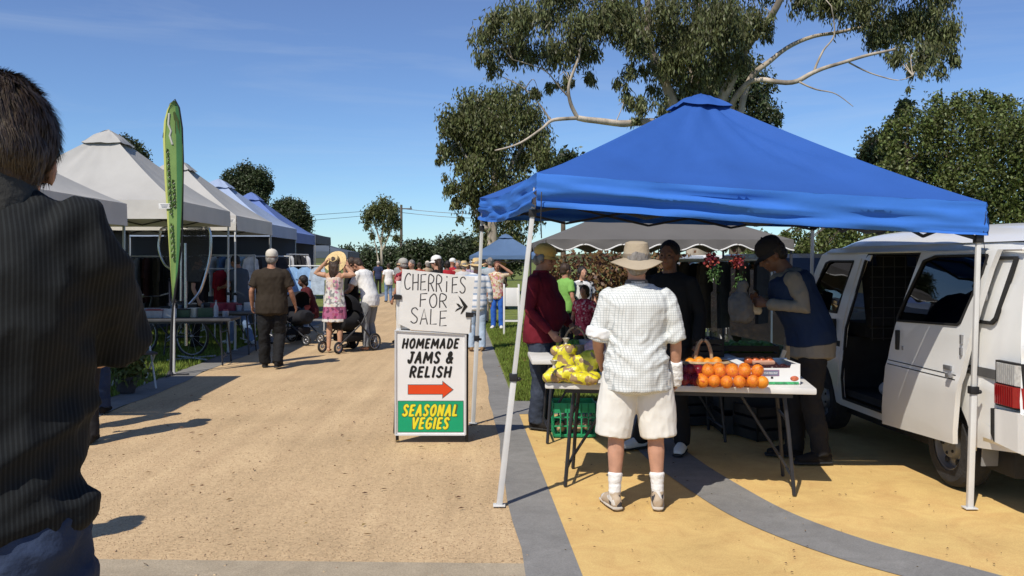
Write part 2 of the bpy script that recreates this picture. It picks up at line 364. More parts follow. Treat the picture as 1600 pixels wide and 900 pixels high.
def limbs(paths, parent, mat, wob_=.0, name='trunk', seg=9):
    m = MB()
    for pts, r0, r1 in paths:
        q = smooth_line([tuple(p) for p in pts], 5)
        q = [p + Vector((noise.noise(p * .9), noise.noise(p * .9 + Vector((9, 0, 0))), noise.noise(p * .9 + Vector((0, 9, 0))))) * wob_ for p in q]
        rr = [r0 + (r1 - r0) * (i / (len(q) - 1)) ** .8 for i in range(len(q))]
        rr = [r * (1 + .12 * noise.noise(p * 2.2)) for r, p in zip(rr, q)]
        m.tube(q, rr, seg)
    return m.build(name, mat, parent, 80)
def twigs_to(paths, clusters, frm, r=.03):
    for c, rr in clusters:
        c = Vector(c); best = min(frm, key=lambda p: (Vector(p) - c).length); b = Vector(best)
        mid = (b + c) / 2 + Vector((random.uniform(-.3, .3), random.uniform(-.2, .2), .25)); paths.append(([b, mid, c], r, r * .3))
# --- big gum behind the blue gazebo
Yb = 24; g = thing('gum_tree', 'big spreading gum tree with pale bare limbs behind the blue gazebo', 'tree', (at(1090, 408, Yb).x, Yb, 0))
g0 = Vector(g.location)
def gp(px, py, dy=0): return at(px, py, Yb + dy) - g0
sk = [([(0, 0, -.1), gp(1088, 330), gp(1086, 240), gp(1080, 190)], .5, .38),
      ([gp(1082, 230), gp(1050, 160, -.3), gp(1035, 120, -.5), gp(1020, 78, -.6), gp(1012, 20, -.9), gp(1000, -90, -1.2)], .26, .1),
      ([gp(1021, 84, -.6), gp(990, 30, -1), gp(960, 5, -1.4), gp(920, 0, -1.8)], .12, .04),
      ([gp(1021, 84, -.6), gp(1005, 30, .5), gp(995, -20, 1), gp(985, -90, 1)], .11, .05),
      ([gp(1082, 200), gp(1088, 130, .8), gp(1098, 60, 1), gp(1092, -20, 1.5), gp(1100, -120, 2)], .27, .1),
      ([gp(1088, 130, .8), gp(1060, 60, 1), gp(1030, 10, .6), gp(1022, -40, .6)], .13, .06),
      ([gp(1090, 230), gp(1130, 150, -.3), gp(1148, 110, -.4), gp(1172, 68, -.5), gp(1205, 22, -.8), gp(1240, -40, -1), gp(1290, -110, -1)], .25, .09),
      ([gp(1155, 200, .4), gp(1172, 128, .5), gp(1198, 95, .6), gp(1250, 62, .8), gp(1310, 50, 1), gp(1370, 38, 1.2), gp(1430, 30, 1.3)], .15, .04),
      ([gp(1120, 200, 0), gp(1160, 140, -.6), gp(1190, 124, -.8), gp(1238, 126, -1), gp(1272, 114, -1.2), gp(1310, 100, -1.3), gp(1352, 88, -1.5), gp(1400, 74, -1.8)], .14, .045),
      ([gp(1250, 126, -1.1), gp(1275, 140, -1.2), gp(1305, 147, -1.3), gp(1336, 166, -1.4)], .04, .012),
      ([gp(1274, 112, -1.2), gp(1288, 82, -1.2), gp(1304, 56, -1.2), gp(1300, 10, -1.3)], .05, .02),
      ([gp(1325, 98, -1.3), gp(1365, 118, -1.3), gp(1400, 126, -1.4), gp(1425, 118, -1.4)], .035, .012),
      ([gp(1085, 250), gp(1040, 195, -.5), gp(1000, 190, -1), gp(960, 193, -1.4), gp(925, 188, -1.6), gp(902, 182, -1.8)], .17, .1),
      ([gp(902, 182, -1.8), gp(893, 160, -1.9), gp(890, 130, -2), gp(905, 80, -2), gp(905, 40, -2)], .09, .03),
      ([gp(902, 182, -1.8), gp(866, 184, -2), gp(845, 200, -2.2), gp(815, 222, -2.3), gp(773, 235, -2.4)], .08, .025),
      ([gp(862, 184, -2), gp(846, 162, -2), gp(818, 140, -2), gp(780, 120, -2)], .04, .015),
      ([gp(891, 152, -1.9), gp(870, 130, -2), gp(846, 108, -2.2), gp(800, 95, -2.2)], .035, .015),
      ([gp(1090, 150), gp(1075, 92, -.5), gp(1050, 70, -.6)], .06, .03), ([gp(1125, 160), gp(1152, 110, .3), gp(1156, 70, .3), gp(1130, 60, .5)], .06, .03)]
cl_ = []
for px, py, r, dy in [(745, 52, 22, -2), (757, 82, 24, -2.2), (770, 40, 34, -2.4), (800, 75, 36, -1.8), (770, 105, 24, -2), (810, 28, 40, -2.6), (835, 78, 32, -2), (868, 85, 34, -1.8), (900, 72, 34, -1.6), (925, 85, 26, -1.4), (905, 40, 34, -2), (855, 25, 36, -1), (940, 30, 46, -1.5), (880, -20, 60, -1), (890, 128, 18, -1.8), (862, 130, 16, -1.8), (842, 145, 14, -2), (925, 120, 16, -1.4),
                      (985, 35, 40, -.5), (1000, 75, 28, -1.4), (985, 110, 20, -1.2), (965, 130, 16, -1), (978, 150, 20, -1), (1005, 165, 20, -1.3), (965, 165, 13, -1.2), (995, 185, 13, -1.2), (1020, 140, 22, -.6), (1040, 60, 40, 0), (1060, 110, 34, .2), (1065, 150, 26, .8), (1085, 45, 40, -1), (1120, 25, 46, -1.2), (1150, 55, 40, -1), (1120, 85, 30, .8), (1180, 30, 38, -.8), (1195, 50, 20, -.6), (1110, 130, 28, 1), (1090, -40, 80, 0), (1000, -50, 70, 0), (1190, -50, 70, 0),
                      (1255, 5, 30, -.6), (1300, -5, 44, -.2), (1350, 20, 44, .2), (1375, 55, 36, .6), (1410, 40, 44, .6), (1445, 30, 46, .3), (1465, 70, 40, .2), (1440, 85, 34, -.6), (1480, 50, 34, 0), (1490, 90, 18, 0), (1425, 112, 20, -.8), (1400, 85, 24, -1), (1420, 140, 12, -.8), (1470, 110, 16, .2), (1400, -50, 70, 0), (1470, -20, 44, 0)]:
    cl_.append((tuple(gp(px, py, dy)), r / F * Yb * .86))
twigs_to(sk, cl_, [p for s in sk for p in s[0][2:]], .022)
limbs([(p, a * .66, b * .7) for p, a, b in sk], g, bark_m, .09)
cl_ = [(c, r * .88) for c, r in cl_]
mid = [(tuple(gp(px, py, dy)), r / F * Yb) for px, py, r, dy in [(1040, 20, 34, -1.2), (1075, 75, 28, -1.2), (1105, 60, 30, -1.6), (1135, 30, 32, -1.6), (1050, 95, 24, -1), (1020, 110, 20, -1), (1095, 110, 24, -1), (1130, 110, 22, -.8), (1160, 95, 18, -1), (1075, 140, 20, -.6), (1110, 155, 22, -.4), (1040, 160, 16, -.8), (990, 60, 24, -1.5), (965, 20, 30, -1.6)]]
foliage(cl_ + mid, 90000, .15, .022, gum_leaf, g, .9, .19, 50, shell=.12)
# --- two trees behind it
def tree(name, label, base_px, Y, trunks, cls, n, L, W, leaf, bark=darkbark_m, droop=.5, group=None, tr=.2, twig=.3, per=26, shell=.5, depth=.7):
    g = thing(name, label, 'tree', (at(base_px, 408, Y).x, Y, 0), 0, group); o = Vector(g.location)
    cc = [(tuple(at(px, py, Y + random.uniform(-depth, depth) * r / F * Y) - o), r / F * Y) for px, py, r in cls]
    ps = [([at(px, py, Y) - o for px, py in t], tr * k, tr * k * .35) for t, k in trunks]
    twigs_to(ps, cc, [p for s in ps for p in s[0][1:]], tr * .16)
    limbs(ps, g, bark, .05 * tr / .2); foliage(cc, n, L, W, leaf, g, droop, twig, per, shell=shell); return g
tree('dark_gum_tree', 'dark bushy tree showing behind the big gum just above the blue gazebo peak', 1150, 38, [([(1150, 411), (1150, 250), (1145, 140)], 1.6)],
     [(1120, 120, 34), (1150, 110, 36), (1175, 140, 34), (1195, 175, 24), (1215, 186, 10), (1090, 150, 40), (1060, 180, 34), (1130, 200, 60), (1180, 220, 40), (1050, 240, 40)], 32000, .18, .045, dark_leaf, droop=.5, twig=.3, per=36)
tree('drooping_gum_tree', 'rounded gum tree with drooping foliage left of the blue gazebo', 768, 42, [([(768, 411), (770, 330), (772, 260), (765, 190)], 1.5), ([(770, 330), (740, 270), (720, 230)], .8), ([(771, 310), (810, 240), (830, 200)], .8), ([(770, 340), (830, 300), (860, 270)], .6), ([(768, 370), (735, 320), (715, 300)], .5)],
     [(735, 165, 26), (770, 155, 24), (805, 160, 24), (828, 180, 20), (700, 195, 20), (715, 190, 24), (750, 195, 36), (795, 195, 34), (835, 215, 26), (845, 240, 18), (694, 235, 14), (725, 225, 28), (765, 235, 32), (720, 260, 16), (688, 250, 9), (745, 270, 24), (785, 265, 20), (815, 250, 18), (845, 270, 16), (860, 285, 12), (730, 298, 16), (705, 290, 14), (697, 275, 10), (715, 318, 11), (722, 340, 8), (750, 310, 20), (780, 300, 24), (815, 295, 24), (800, 335, 24), (760, 345, 20), (765, 375, 20), (800, 370, 20), (830, 340, 20), (850, 320, 18)], 40000, .2, .042, gum_leaf2, bark_m, .9, twig=.33, shell=.15, per=52)
tree('bushy_tree', 'dense green broad tree above the white van at the right edge', 1480, 19, [([(1490, 425), (1490, 330), (1480, 240)], 1.2), ([(1490, 340), (1420, 260)], .7), ([(1490, 330), (1570, 230)], .7), ([(1490, 340), (1640, 260)], .7)],
     [(1415, 195, 30), (1440, 185, 36), (1480, 170, 34), (1525, 165, 30), (1560, 160, 24), (1585, 180, 30), (1400, 225, 26), (1440, 230, 50), (1500, 220, 60), (1560, 220, 60), (1620, 230, 70), (1690, 250, 90), (1400, 265, 30), (1450, 285, 56), (1520, 290, 66), (1590, 300, 60), (1660, 320, 80), (1480, 345, 60), (1570, 355, 60), (1410, 320, 40), (1420, 370, 50), (1350, 370, 46), (1290, 385, 34), (1240, 390, 30), (1760, 330, 110), (1400, 400, 40), (1500, 400, 50), (1600, 400, 60), (1190, 385, 26), (1215, 375, 24), (1250, 372, 26), (1275, 395, 30), (1310, 370, 34), (1340, 395, 40), (1180, 402, 24), (1230, 402, 26), (1380, 390, 40)], 105000, .085, .023, green_leaf, droop=.35, tr=.18, twig=.17, per=46, shell=.5)
tree('olive_tree', 'small grey green tree rising between the blue gazebo and the dense tree', 1372, 27, [([(1372, 420), (1372, 330), (1370, 250)], .8)],
     [(1372, 228, 20), (1390, 215, 18), (1355, 240, 16), (1375, 250, 26), (1400, 240, 24), (1400, 190, 14), (1415, 170, 14), (1385, 280, 34), (1360, 300, 34)], 18000, .12, .03, gum_leaf2, droop=.5, twig=.2, per=34)
tree('background_gum_tree', 'small dark tree showing just over the left roof edge of the blue gazebo', 880, 60, [([(880, 411), (880, 300), (882, 260)], 1)], [(882, 250, 12), (868, 262, 12), (895, 262, 14), (875, 285, 20), (900, 290, 20)], 5000, .4, .1, dark_leaf, twig=.6)
# left trees over the tents
for lab, bx, Y, cls in [('dense dark round tree rising over the blue tents on the left', 388, 55, [(385, 270, 14), (365, 280, 16), (352, 292, 11), (405, 278, 16), (415, 292, 12), (385, 295, 22), (400, 310, 18), (372, 312, 18), (385, 340, 24)]),
                        ('lower dark tree beside the dense round one on the left', 462, 60, [(450, 322, 11), (437, 325, 10), (465, 330, 13), (478, 345, 10), (455, 345, 16), (470, 360, 14), (440, 350, 14)]),
                        ('dark tree top poking out behind the white tent nearest the banner', 205, 50, [(190, 228, 12), (205, 236, 13), (220, 248, 11), (228, 258, 7), (205, 262, 20), (185, 255, 18), (215, 285, 20)])]:
    tree('pine_tree', lab, bx, Y, [([(bx, 412), (bx, 350), (bx - 2, cls[0][1] + 10)], 1.3)], cls, 26000, .15, .05, dark_leaf, droop=.2, twig=.3, per=40, shell=.6)
tree('slender_gum_tree', 'thin pale gum tree with airy crown beside the power pole', 597, 70, [([(597, 414), (596, 380), (600, 345), (604, 325)], .9), ([(596, 385), (586, 350), (580, 330)], .6), ([(598, 390), (612, 355), (616, 330)], .6), ([(592, 412), (584, 372), (576, 345)], .5)],
     [(585, 326, 9), (600, 322, 10), (614, 328, 9), (575, 336, 8), (592, 338, 10), (612, 342, 8), (620, 352, 6), (575, 352, 6), (603, 356, 7), (618, 370, 5), (580, 368, 5), (598, 372, 5)], 6000, .24, .05, gum_leaf2, bark_m, .7, twig=.3, tr=.13, shell=.2, per=34)
bx = [(545, 402, 9), (640, 398, 12), (610, 402, 12), (655, 395, 10), (700, 392, 16), (725, 388, 17), (748, 392, 16), (715, 402, 14), (675, 400, 12), (630, 404, 12), (575, 404, 10), (775, 395, 18), (800, 396, 16), (270, 388, 26), (210, 388, 24), (325, 390, 22), (150, 390, 26), (240, 380, 20), (300, 384, 20)]
places = ['beside the straw hat woman', 'right of the power pole', 'just under the slender gum tree', 'two to the right of the power pole', 'tallest of the far shrubs left of the gazebo corner pole', 'dark one left of the gazebo corner pole', 'directly behind the gazebo corner pole', 'low in front of the tall dark shrubs', 'low pale one above the sign', 'low one above the sign corner', 'left of the slender gum tree', 'behind the small blue tent', 'right of the small blue tent', 'seen under the white tents beside the banner', 'seen under the nearest white tent', 'seen under the tents behind the clothes rack', 'hidden behind the nearest tent', 'under the tent left of the banner', 'just right of the banner under the tents']
for i, (px, py, r) in enumerate(bx):
    Y = 85 if py > 399 else (75 if px > 500 else 48)
    tree('shrub', 'far green shrub ' + places[i], px, Y, [([(px, 416 if Y < 60 else 414), (px, py)], .5)], [(px, py, r), (px - r * .7, py + r * .4, r * .7), (px + r * .7, py + r * .4, r * .7), (px, py + r * .6, r)] + ([(px + r * .3, py - r * .6, r * .4)] if i % 3 == 1 else []), 6000, .24, .09, far_leaf if i % 3 else dark_leaf, droop=.2, twig=.5, group='shrubs along the far edge of the park', shell=.6)
# dry creeper hedge under the grey canopy
h = thing('creeper_hedge', 'brown leafy hedge showing under the scalloped grey canopy', 'hedge', (at(915, 408, 17).x, 17, 0))
hc = [((x, random.uniform(-.3, .3), z), (.5, .45, .45)) for x in np.arange(-.3, 1.9, .4) for z in (.4, .9, 1.35)]
foliage(hc, 9000, .09, .035, dry_leaf, h, .4, .22, 24)
limbs([([(x, .1, 0), (x + .15, 0, .8), (x - .1, .1, 1.6)], .03, .01) for x in np.arange(-.4, 2, .35)], h, darkbark_m, .04, 'stem', 6)
# ================================================================ GAZEBOS, SIGNS
alu_m = M('white_pole', (.62, .62, .6), .45, .06, 6, metal=.0, spec=.5); steel_m = M('dull_steel', (.35, .35, .36), .4, .1, 8, metal=.7)
black_m = M('black_plastic', (.018, .018, .02), .5, .2, 8); white_m = M('white_paint', (.78, .77, .74), .5, .04, 5); darkmetal_m = M('dark_metal', (.05, .05, .055), .45, .2, 9, metal=.4)
def fab(name, c, tr=.12, var=.06): return M(name, c, .75, var, 2.2, .22, 7, trans=tr, spec=.25)
blue_f = fab('blue_polyester', (.03, .105, .38), .06); blue_lit = fab('blue_lit_valance', (.042, .17, .58), .06); white_lit = fab('cream_lit_valance', (.6, .575, .53), .05); white_f = fab('cream_canvas', (.43, .42, .395), .05); grey_f = fab('grey_canvas', (.135, .128, .12), .03)  # valance copies lightened: brighter light on upright edges put into the colour
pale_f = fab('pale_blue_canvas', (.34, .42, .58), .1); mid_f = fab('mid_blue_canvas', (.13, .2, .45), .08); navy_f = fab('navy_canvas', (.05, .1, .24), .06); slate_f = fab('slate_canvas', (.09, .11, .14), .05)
def gazebo(name, label, loc, rz, ctop, apex, fabric, val=.24, size=3.0, group=None, legs=None, sag=.1, amp=.012, scallop=0, trim=None, cap=True, polecol=alu_m, knob=True, lean=0, seed=0, vwr=0, lw=.036, sidesag=(0, 0, 0, 0), nu=22, capk=.8, backdrops=(), backdrop_f=None):
    """ctop: four eave corners (x,y,z) local, order near-left, near-right, far-right, far-left; legs: (foot, top) points"""
    g = thing(name, label, 'gazebo', loc, rz, group); A = Vector(apex); c = [Vector(p) for p in ctop]; ctr = sum(c, Vector()) / 4
    canopy = MB(); valm = MB()
    for i in range(4):
        a, b = c[i], c[(i + 1) % 4]; mid = (a + b) / 2
        def roof(u, v):
            e = a.lerp(b, u) - Vector((0, 0, sidesag[i] * math.sin(math.pi * u)))
            r = min(v, .97); p = e.lerp(A, r)
            ridge = abs(u - .5) * 2
            p.z -= sag * math.sin(math.pi * min(v, 1) ** .8) * (.35 + .65 * (1 - ridge ** 3))
            if v > .9: p.z -= (v - .9) * (A.z - a.z) * .35
            q = Vector((u * 5 + i * 7 + seed, v * 1.3, seed))
            fade = math.sin(math.pi * min(max(v, .0), 1)) ** .5 * min(1, 6 * u, 6 * (1 - u) + .001)
            p.z += amp * fade * (noise.noise(q * 1.3) + .6 * noise.noise(Vector((u * 14 + v * 4, v * 2.5, i + seed))))
            return p
        canopy.add(*fabric_mesh(nu, 14, roof))
        out = (mid - ctr); out.z = 0; out.normalize()
        def valf(u, v):
            e = roof(u, 0); z = val * v
            if scallop: z = val * v + (scallop * v * (.5 - .5 * math.cos(2 * math.pi * u * 6.5)) )
            k = .03 * vwr
            wv = .010 * noise.noise(Vector((u * 9, v * 1.2, i + seed))) + k * (noise.noise(Vector((u * 3.2, v * 4.5 + u * .8, seed + i))) + .5 * noise.noise(Vector((u * 7, v * 9, seed + i + 3))))
            return e + out * (.004 + wv * min(1, v * 3) + .01 * v) - Vector((0, 0, z + .004 * noise.noise(Vector((u * 20, 0, seed)))))
        valm.add(*fabric_mesh(nu * (2 if scallop or vwr else 1), 10 if vwr else 5, valf))
    o = canopy.build('canopy', fabric, g, 180, recalc=False)
    o = valm.build('valance', {blue_f: blue_lit, white_f: white_lit}.get(fabric, fabric), g, 180, recalc=False)
    if trim:
        t = MB()
        for i in range(2 if scallop else 4):
            a, b = c[i], c[(i + 1) % 4]; out = ((a + b) / 2 - ctr); out.z = 0; out.normalize(); pts = []
            for k in range(91):
                u = k / 90; e = a.lerp(b, u); pts.append(e + out * .016 - Vector((0, 0, val + scallop * (.5 - .5 * math.cos(2 * math.pi * u * 6.5)))))
            t.tube(pts, .009, 6)
        t.build('edge_binding', trim, g)
    if cap:
        k = MB(); hgt = A.z - ctr.z; top = A + Vector((0, 0, .012))
        for i in range(4):
            a = c[i].lerp(A, capk) + Vector((0, 0, .0)); b = c[(i + 1) % 4].lerp(A, capk) + Vector((0, 0, .0))
            vs, fs = fabric_mesh(10, 7, lambda u, v: a.lerp(b, u).lerp(top, v) + Vector((0, 0, .03 * math.sin(math.pi * u) * (1 - v) + (.02 * hgt) * math.sin(math.pi * v) + .02 * noise.noise(Vector((u * 4 + i * 3, v * 3, seed))) + .02 * (1 - v) * abs(2 * u - 1) ** 6 - (.012 * (1 - v) ** 4 * (1 - abs(2 * u - 1) ** 4)))))
            k.add(vs, fs)
        k.build('vent_cap', fabric, g, 180, recalc=False)
    legs = legs or [((p.x * .985, p.y * .985, 0), (p.x * .985, p.y * .985, p.z - .06)) for p in c]
    tops = []
    for f, t in legs:
        f = Vector(f); t = Vector(t); m = MB(); d = (t - f); h = f + d * .42; tops.append(t)
        m.bar(f, h + d * .02, lw, lw, .004); m.bar(h, t, lw * .78, lw * .78, .003); m.box(f + Vector((0, 0, .004)), (lw * 2.2, lw * 2, .008), None, .002)
        ext = t + d.normalized() * max(.0, (min(c, key=lambda q: (q - t).xy.length).z - t.z - .05)); m.bar(t, ext, lw * .7, lw * .7); l = m.build('leg', polecol, g); tops[-1] = ext
        if knob:
            q = MB(); q.box(h + Vector((0, 0, .02)), (lw * 1.5, lw * 1.5, .05), None, .006); q.build('leg_clamp', black_m, l); q = MB(); q.ball(h + Vector((lw, -.01, .01)), .014); q.build('clamp_knob', black_m, l); q = MB(); q.box(t - d.normalized() * .03, (lw * 1.4, lw * 1.4, .05), None, .004); q.build('slider_bracket', black_m, l)
    for i in backdrops:  # dark cloth backdrops added so the stall interiors look shaded
        a, b = c[i], c[(i + 1) % 4]; m = MB(); m.add(*fabric_mesh(14, 6, lambda u, v: a.lerp(b, u) + Vector((.06 * noise.noise(Vector((u * 6, v, i))), .06 * noise.noise(Vector((u * 6, v + 4, i))), -v * (a.z - .05) - .03)))); m.build('dark_backdrop', backdrop_f, g, 180, recalc=False)
    tr = MB()                                     # scissor truss
    for i in range(4):
        a, b = tops[i], tops[(i + 1) % 4]; n = 4
        for j in range(n):
            p = a.lerp(b, j / n); q = a.lerp(b, (j + 1) / n); hi = Vector((0, 0, -.02)); lo = Vector((0, 0, -.19))
            tr.bar(p + (hi if j % 2 else lo), q + (lo if j % 2 else hi), .012, .022); tr.bar(p + (lo if j % 2 else hi), q + (hi if j % 2 else lo), .012, .022)
    for t in tops: tr.bar(t + Vector((0, 0, -.02)), A - Vector((0, 0, .35)), .014, .02)
    if not scallop: tr.build('truss', darkmetal_m, g)
    return g
# blue gazebo (uneven corners read off the ground plane and eaves)
B0 = Vector((1.42, 7.35, 0)); lo = lambda v: Vector(v) - B0
bc = [at(838, 270, 5.78), at(1541, 316, 5.78), at(1274, 322, 8.95), at(750, 309, 8.95)]
bl = [(gr(780, 790), at(833, 326, 5.9)), (gr(1515, 794), at(1529, 366, 5.8)), ((2.95, 8.9, 0), at(1270, 350, 8.9)), (gr(739, 662), at(753, 352, 8.85))]
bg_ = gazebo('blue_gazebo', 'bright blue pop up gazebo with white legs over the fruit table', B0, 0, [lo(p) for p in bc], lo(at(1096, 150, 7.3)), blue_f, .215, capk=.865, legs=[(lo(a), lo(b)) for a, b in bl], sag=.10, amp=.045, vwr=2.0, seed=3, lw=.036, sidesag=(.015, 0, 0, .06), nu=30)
cord = MB(); cord.tube([lo(at(846, 300, 5.74)), lo(at(845, 345, 5.76)), lo(at(846, 372, 5.8))], .004, 5); cord.build('tie_cord', darkmetal_m, bg_); cord = MB(); cord.tube([lo(at(1541, 330, 5.74)), lo(at(1536, 370, 5.78)), lo(at(1543, 420, 5.8))], .0025, 5); cord.build('tie_cord', darkmetal_m, bg_); bg_.children
hk = MB(); p = lo(at(1540, 425, 5.84)); hk.tube([p, p + Vector((.012, -.01, -.03)), p + Vector((0, -.01, -.06)), p + Vector((-.01, -.01, -.03))], .007, 6); p = p - Vector((0, 0, .16)); hk.ball(p, (.018, .012, .03)); hk.build('guy_hook', steel_m, bg_)
# scalloped grey canopy behind
def sq(s, z, d=None): d = d or s; return [(-s / 2, -d / 2, z), (s / 2, -d / 2, z), (s / 2, d / 2, z), (-s / 2, d / 2, z)]
gazebo('grey_canopy', 'grey canopy with white trimmed scalloped edge behind the blue gazebo', (at(1010, 408, 12.2).x, 12.2, 0), R(3), sq(3.0, 1.86, 2.9), (0, 0, 2.5), grey_f, .06, scallop=.07, trim=white_m, sag=.05, polecol=darkmetal_m, cap=False, seed=9, nu=40)
gazebo('small_blue_tent', 'small faded blue tent in the distance left of the grey canopy', (at(790, 408, 30).x, 30, 0), R(3), sq(2.4, 1.78, 2.4), (0, 0, 2.5), fab('faded_blue_canvas', (.1, .17, .3), .1), .12, polecol=steel_m, seed=5, knob=False)
# tents along the left of the path
def row_x(Y): return -4.1 - .0535 * Y
LT = R(3.06)
def tent(label, near_y, xr, fabric, ez, az, group='tents in the row left of the path', backdrops=(), backdrop_f=None, d=3.0, seed=0, amp=.02, polecol=alu_m, name='market_tent', val=.27, size=3.0):
    c = Vector((xr - size / 2, near_y + d / 2, 0)); rot = LT
    return gazebo(name, label, c, rot, sq(size, ez, d), (0, 0, az), fabric, val, group=group, seed=seed, amp=amp, sag=.14, polecol=polecol, backdrops=backdrops, backdrop_f=backdrop_f)
tent('cream tent closest to the camera, half hidden behind the man in the black polo', 7.85, -4.62, white_f, 2.3, 3.25, seed=1, polecol=steel_m)
tent('cream tent with a raised peak just behind the green feather banner', 12.65, -4.87, white_f, 2.47, 3.66, seed=2, amp=.03)
tent('white tent third from the front with a label on its valance', 16.0, -5.03, white_f, 2.42, 3.58, seed=4, backdrops=(3,), backdrop_f=slate_f)
tent('pale blue tent peeking over the third white tent', 19.3, -5.3, pale_f, 2.4, 3.5, seed=6, polecol=steel_m, backdrops=(3, 2), backdrop_f=slate_f)
tent('mid blue tent with a sharp peak at the far end of the left row', 23.4, -5.75, mid_f, 2.35, 3.5, seed=7, polecol=alu_m, backdrops=(3, 2), backdrop_f=slate_f)
tent('dark slate tent right behind the sharp peaked blue one', 27.2, -6.05, slate_f, 2.4, 2.9, seed=8, polecol=steel_m)
tent('long low dark grey tent beyond the straw hat woman', 37, -6.9, slate_f, 2.0, 2.65, d=4, size=4.4, seed=10, polecol=steel_m)
for k, (ny, lab) in enumerate([(19.2, 'blue awning tent in the back row seen under the banner tent'), (22.3, 'blue awning tent in the back row seen under the third white tent'), (25.4, 'blue awning tent in the back row farthest from the path end')]):
    tent(lab, ny, -8.35 - .05 * (ny - 19), mid_f if k < 2 else navy_f, 2.5, 3.15, 'blue tents in the back row', seed=20 + k, polecol=steel_m, backdrops=(3, 2), backdrop_f=slate_f, name='awning_tent', val=.22)
# maker's label on two of the white valances
for px, py, Y in [(360, 345, 15.9), (257, 322, 12.58)]:
    m = MB(); c = at(px, py, Y); m.box((0, 0, 0), (.16, .004, .075), None, .001); t = thing('cloth_label', 'small white cloth label with grey lines on the ' + ('third white tent valance' if px > 300 else 'cream valance behind the banner'), 'label', c, LT)
    m.build('label_panel', white_m, t); q = MB()
    for i in range(3): q.box((0, -.003, .02 - i * .018), (.11 - .02 * i, .003, .008))
    q.build('printed_line', steel_m, t)
# ---- feather banner
fl = gr(266, 586); f = thing('feather_banner', 'tall green and yellow feather banner on a pole beside the white tents', 'banner', fl, R(8))
Yf = fl.y
def fp(px, py): v = at(px, py, Yf) - fl; v.y = 0; return v
m = MB(); m.tube([fp(267, 586), fp(268, 520), fp(270, 480), fp(283.5, 380), fp(285.5, 250), fp(284, 200), fp(279.5, 168), fp(273, 155), fp(266, 162), fp(259, 185), fp(255, 215)], [.022, .02, .016, .014, .012, .012, .011, .01, .009, .008, .006], 8); m.build('pole', black_m, f)
m = MB(); m.tube([(0, -.02, .0), (0, 0, .05)], [.05, .03], 8); m.tube([(-.25, 0, .01), (.25, 0, .01)], .012, 6); m.tube([(0, -.25, .01), (0, .25, .01)], .012, 6); m.build('ground_spike', darkmetal_m, f)
lft = [(270, 480), (267, 440), (263.5, 390), (260, 330), (257, 280), (255, 215), (257, 190), (262, 172), (267, 162), (272, 157)]
rgt = [(270.5, 480), (276, 440), (281, 390), (284, 330), (285, 280), (284.5, 215), (283, 190), (279, 170), (276, 162), (273, 157)]
def flagband(a0, a1, name, mat, dy):
    m = MB(); n = len(lft); vs = []
    for k in range(n):
        L = fp(*lft[k]); Rr = fp(*rgt[k])
        for a in (a0, (a0 + a1) / 2, a1):
            p = L.lerp(Rr, a); p.y = dy + .03 * math.sin(a * 3 + k * .6); vs.append(p)
    m.add(vs, [(3 * i + j, 3 * i + j + 1, 3 * i + j + 4, 3 * i + j + 3) for i in range(n - 1) for j in range(2)]); return m.build(name, mat, f, 180)
flagband(0, 1, 'flag_cloth', M('flag_green', lin(126, 156, 88), .8, .1, 4, trans=.12), 0)
flagband(.0, .12, 'yellow_edge', M('flag_yellow', lin(204, 208, 120), .8, .05, 4, trans=.12), -.004)
flagband(.7, .97, 'dark_green_edge', M('flag_dark_green', lin(70, 122, 76), .8, .08, 4, trans=.12), -.004)
ink = M('dark_olive_ink', lin(62, 76, 30), .7, .1, 5); lightink = M('pale_ink', lin(190, 190, 180), .7, .05, 5)
m = MB(); q = MB(); rr = random.Random(4)
def glyph(px, py, h, wd):
    for i in range(2 + rr.randrange(2)):
        a = fp(px + rr.uniform(-wd, wd) * .5, py - h / 2); b = fp(px + rr.uniform(-wd, wd) * .5, py + h / 2); a.y = b.y = .012; m.bar(a, b, .022, .004)
    a = fp(px - wd / 2, py + h * .1); b = fp(px + wd / 2, py - h * .35); a.y = b.y = .012; m.bar(a, b, .02, .004)
    a = fp(px - wd * .1, py + h * .55); b = fp(px + wd * .6, py + h * .2); a.y = b.y = .004; q.bar(a, b, .012, .004)
for i in range(11): glyph(262 + i * .5, 236 + i * 9.6, 7, 3.6)
for i in range(5): glyph(271 + i * .35, 284 + i * 9, 6.5, 4)
for i in range(6): glyph(267.3 + i * .55, 352 + i * 9.6, 7, 3.6)
# the pale and brown animal-like mark at the top
a = [fp(*p) for p in [(266, 180), (273, 174), (279, 188), (281, 210), (276, 226), (270, 216), (268, 198)]]; m.prism([Vector((p.x, .016, p.z)) for p in a], (0, -.004, 0))
q.tube([Vector((p.x, .004, p.z)) for p in [fp(265, 178), fp(264, 195), fp(268, 205), fp(266, 212), fp(270, 226)]], .016, 6)
m.build('flag_lettering', ink, f); q.build('flag_letter_edges', lightink, f)
for o in f.children:
    if o.name.startswith('flag_letter'): o.location.y = -.03
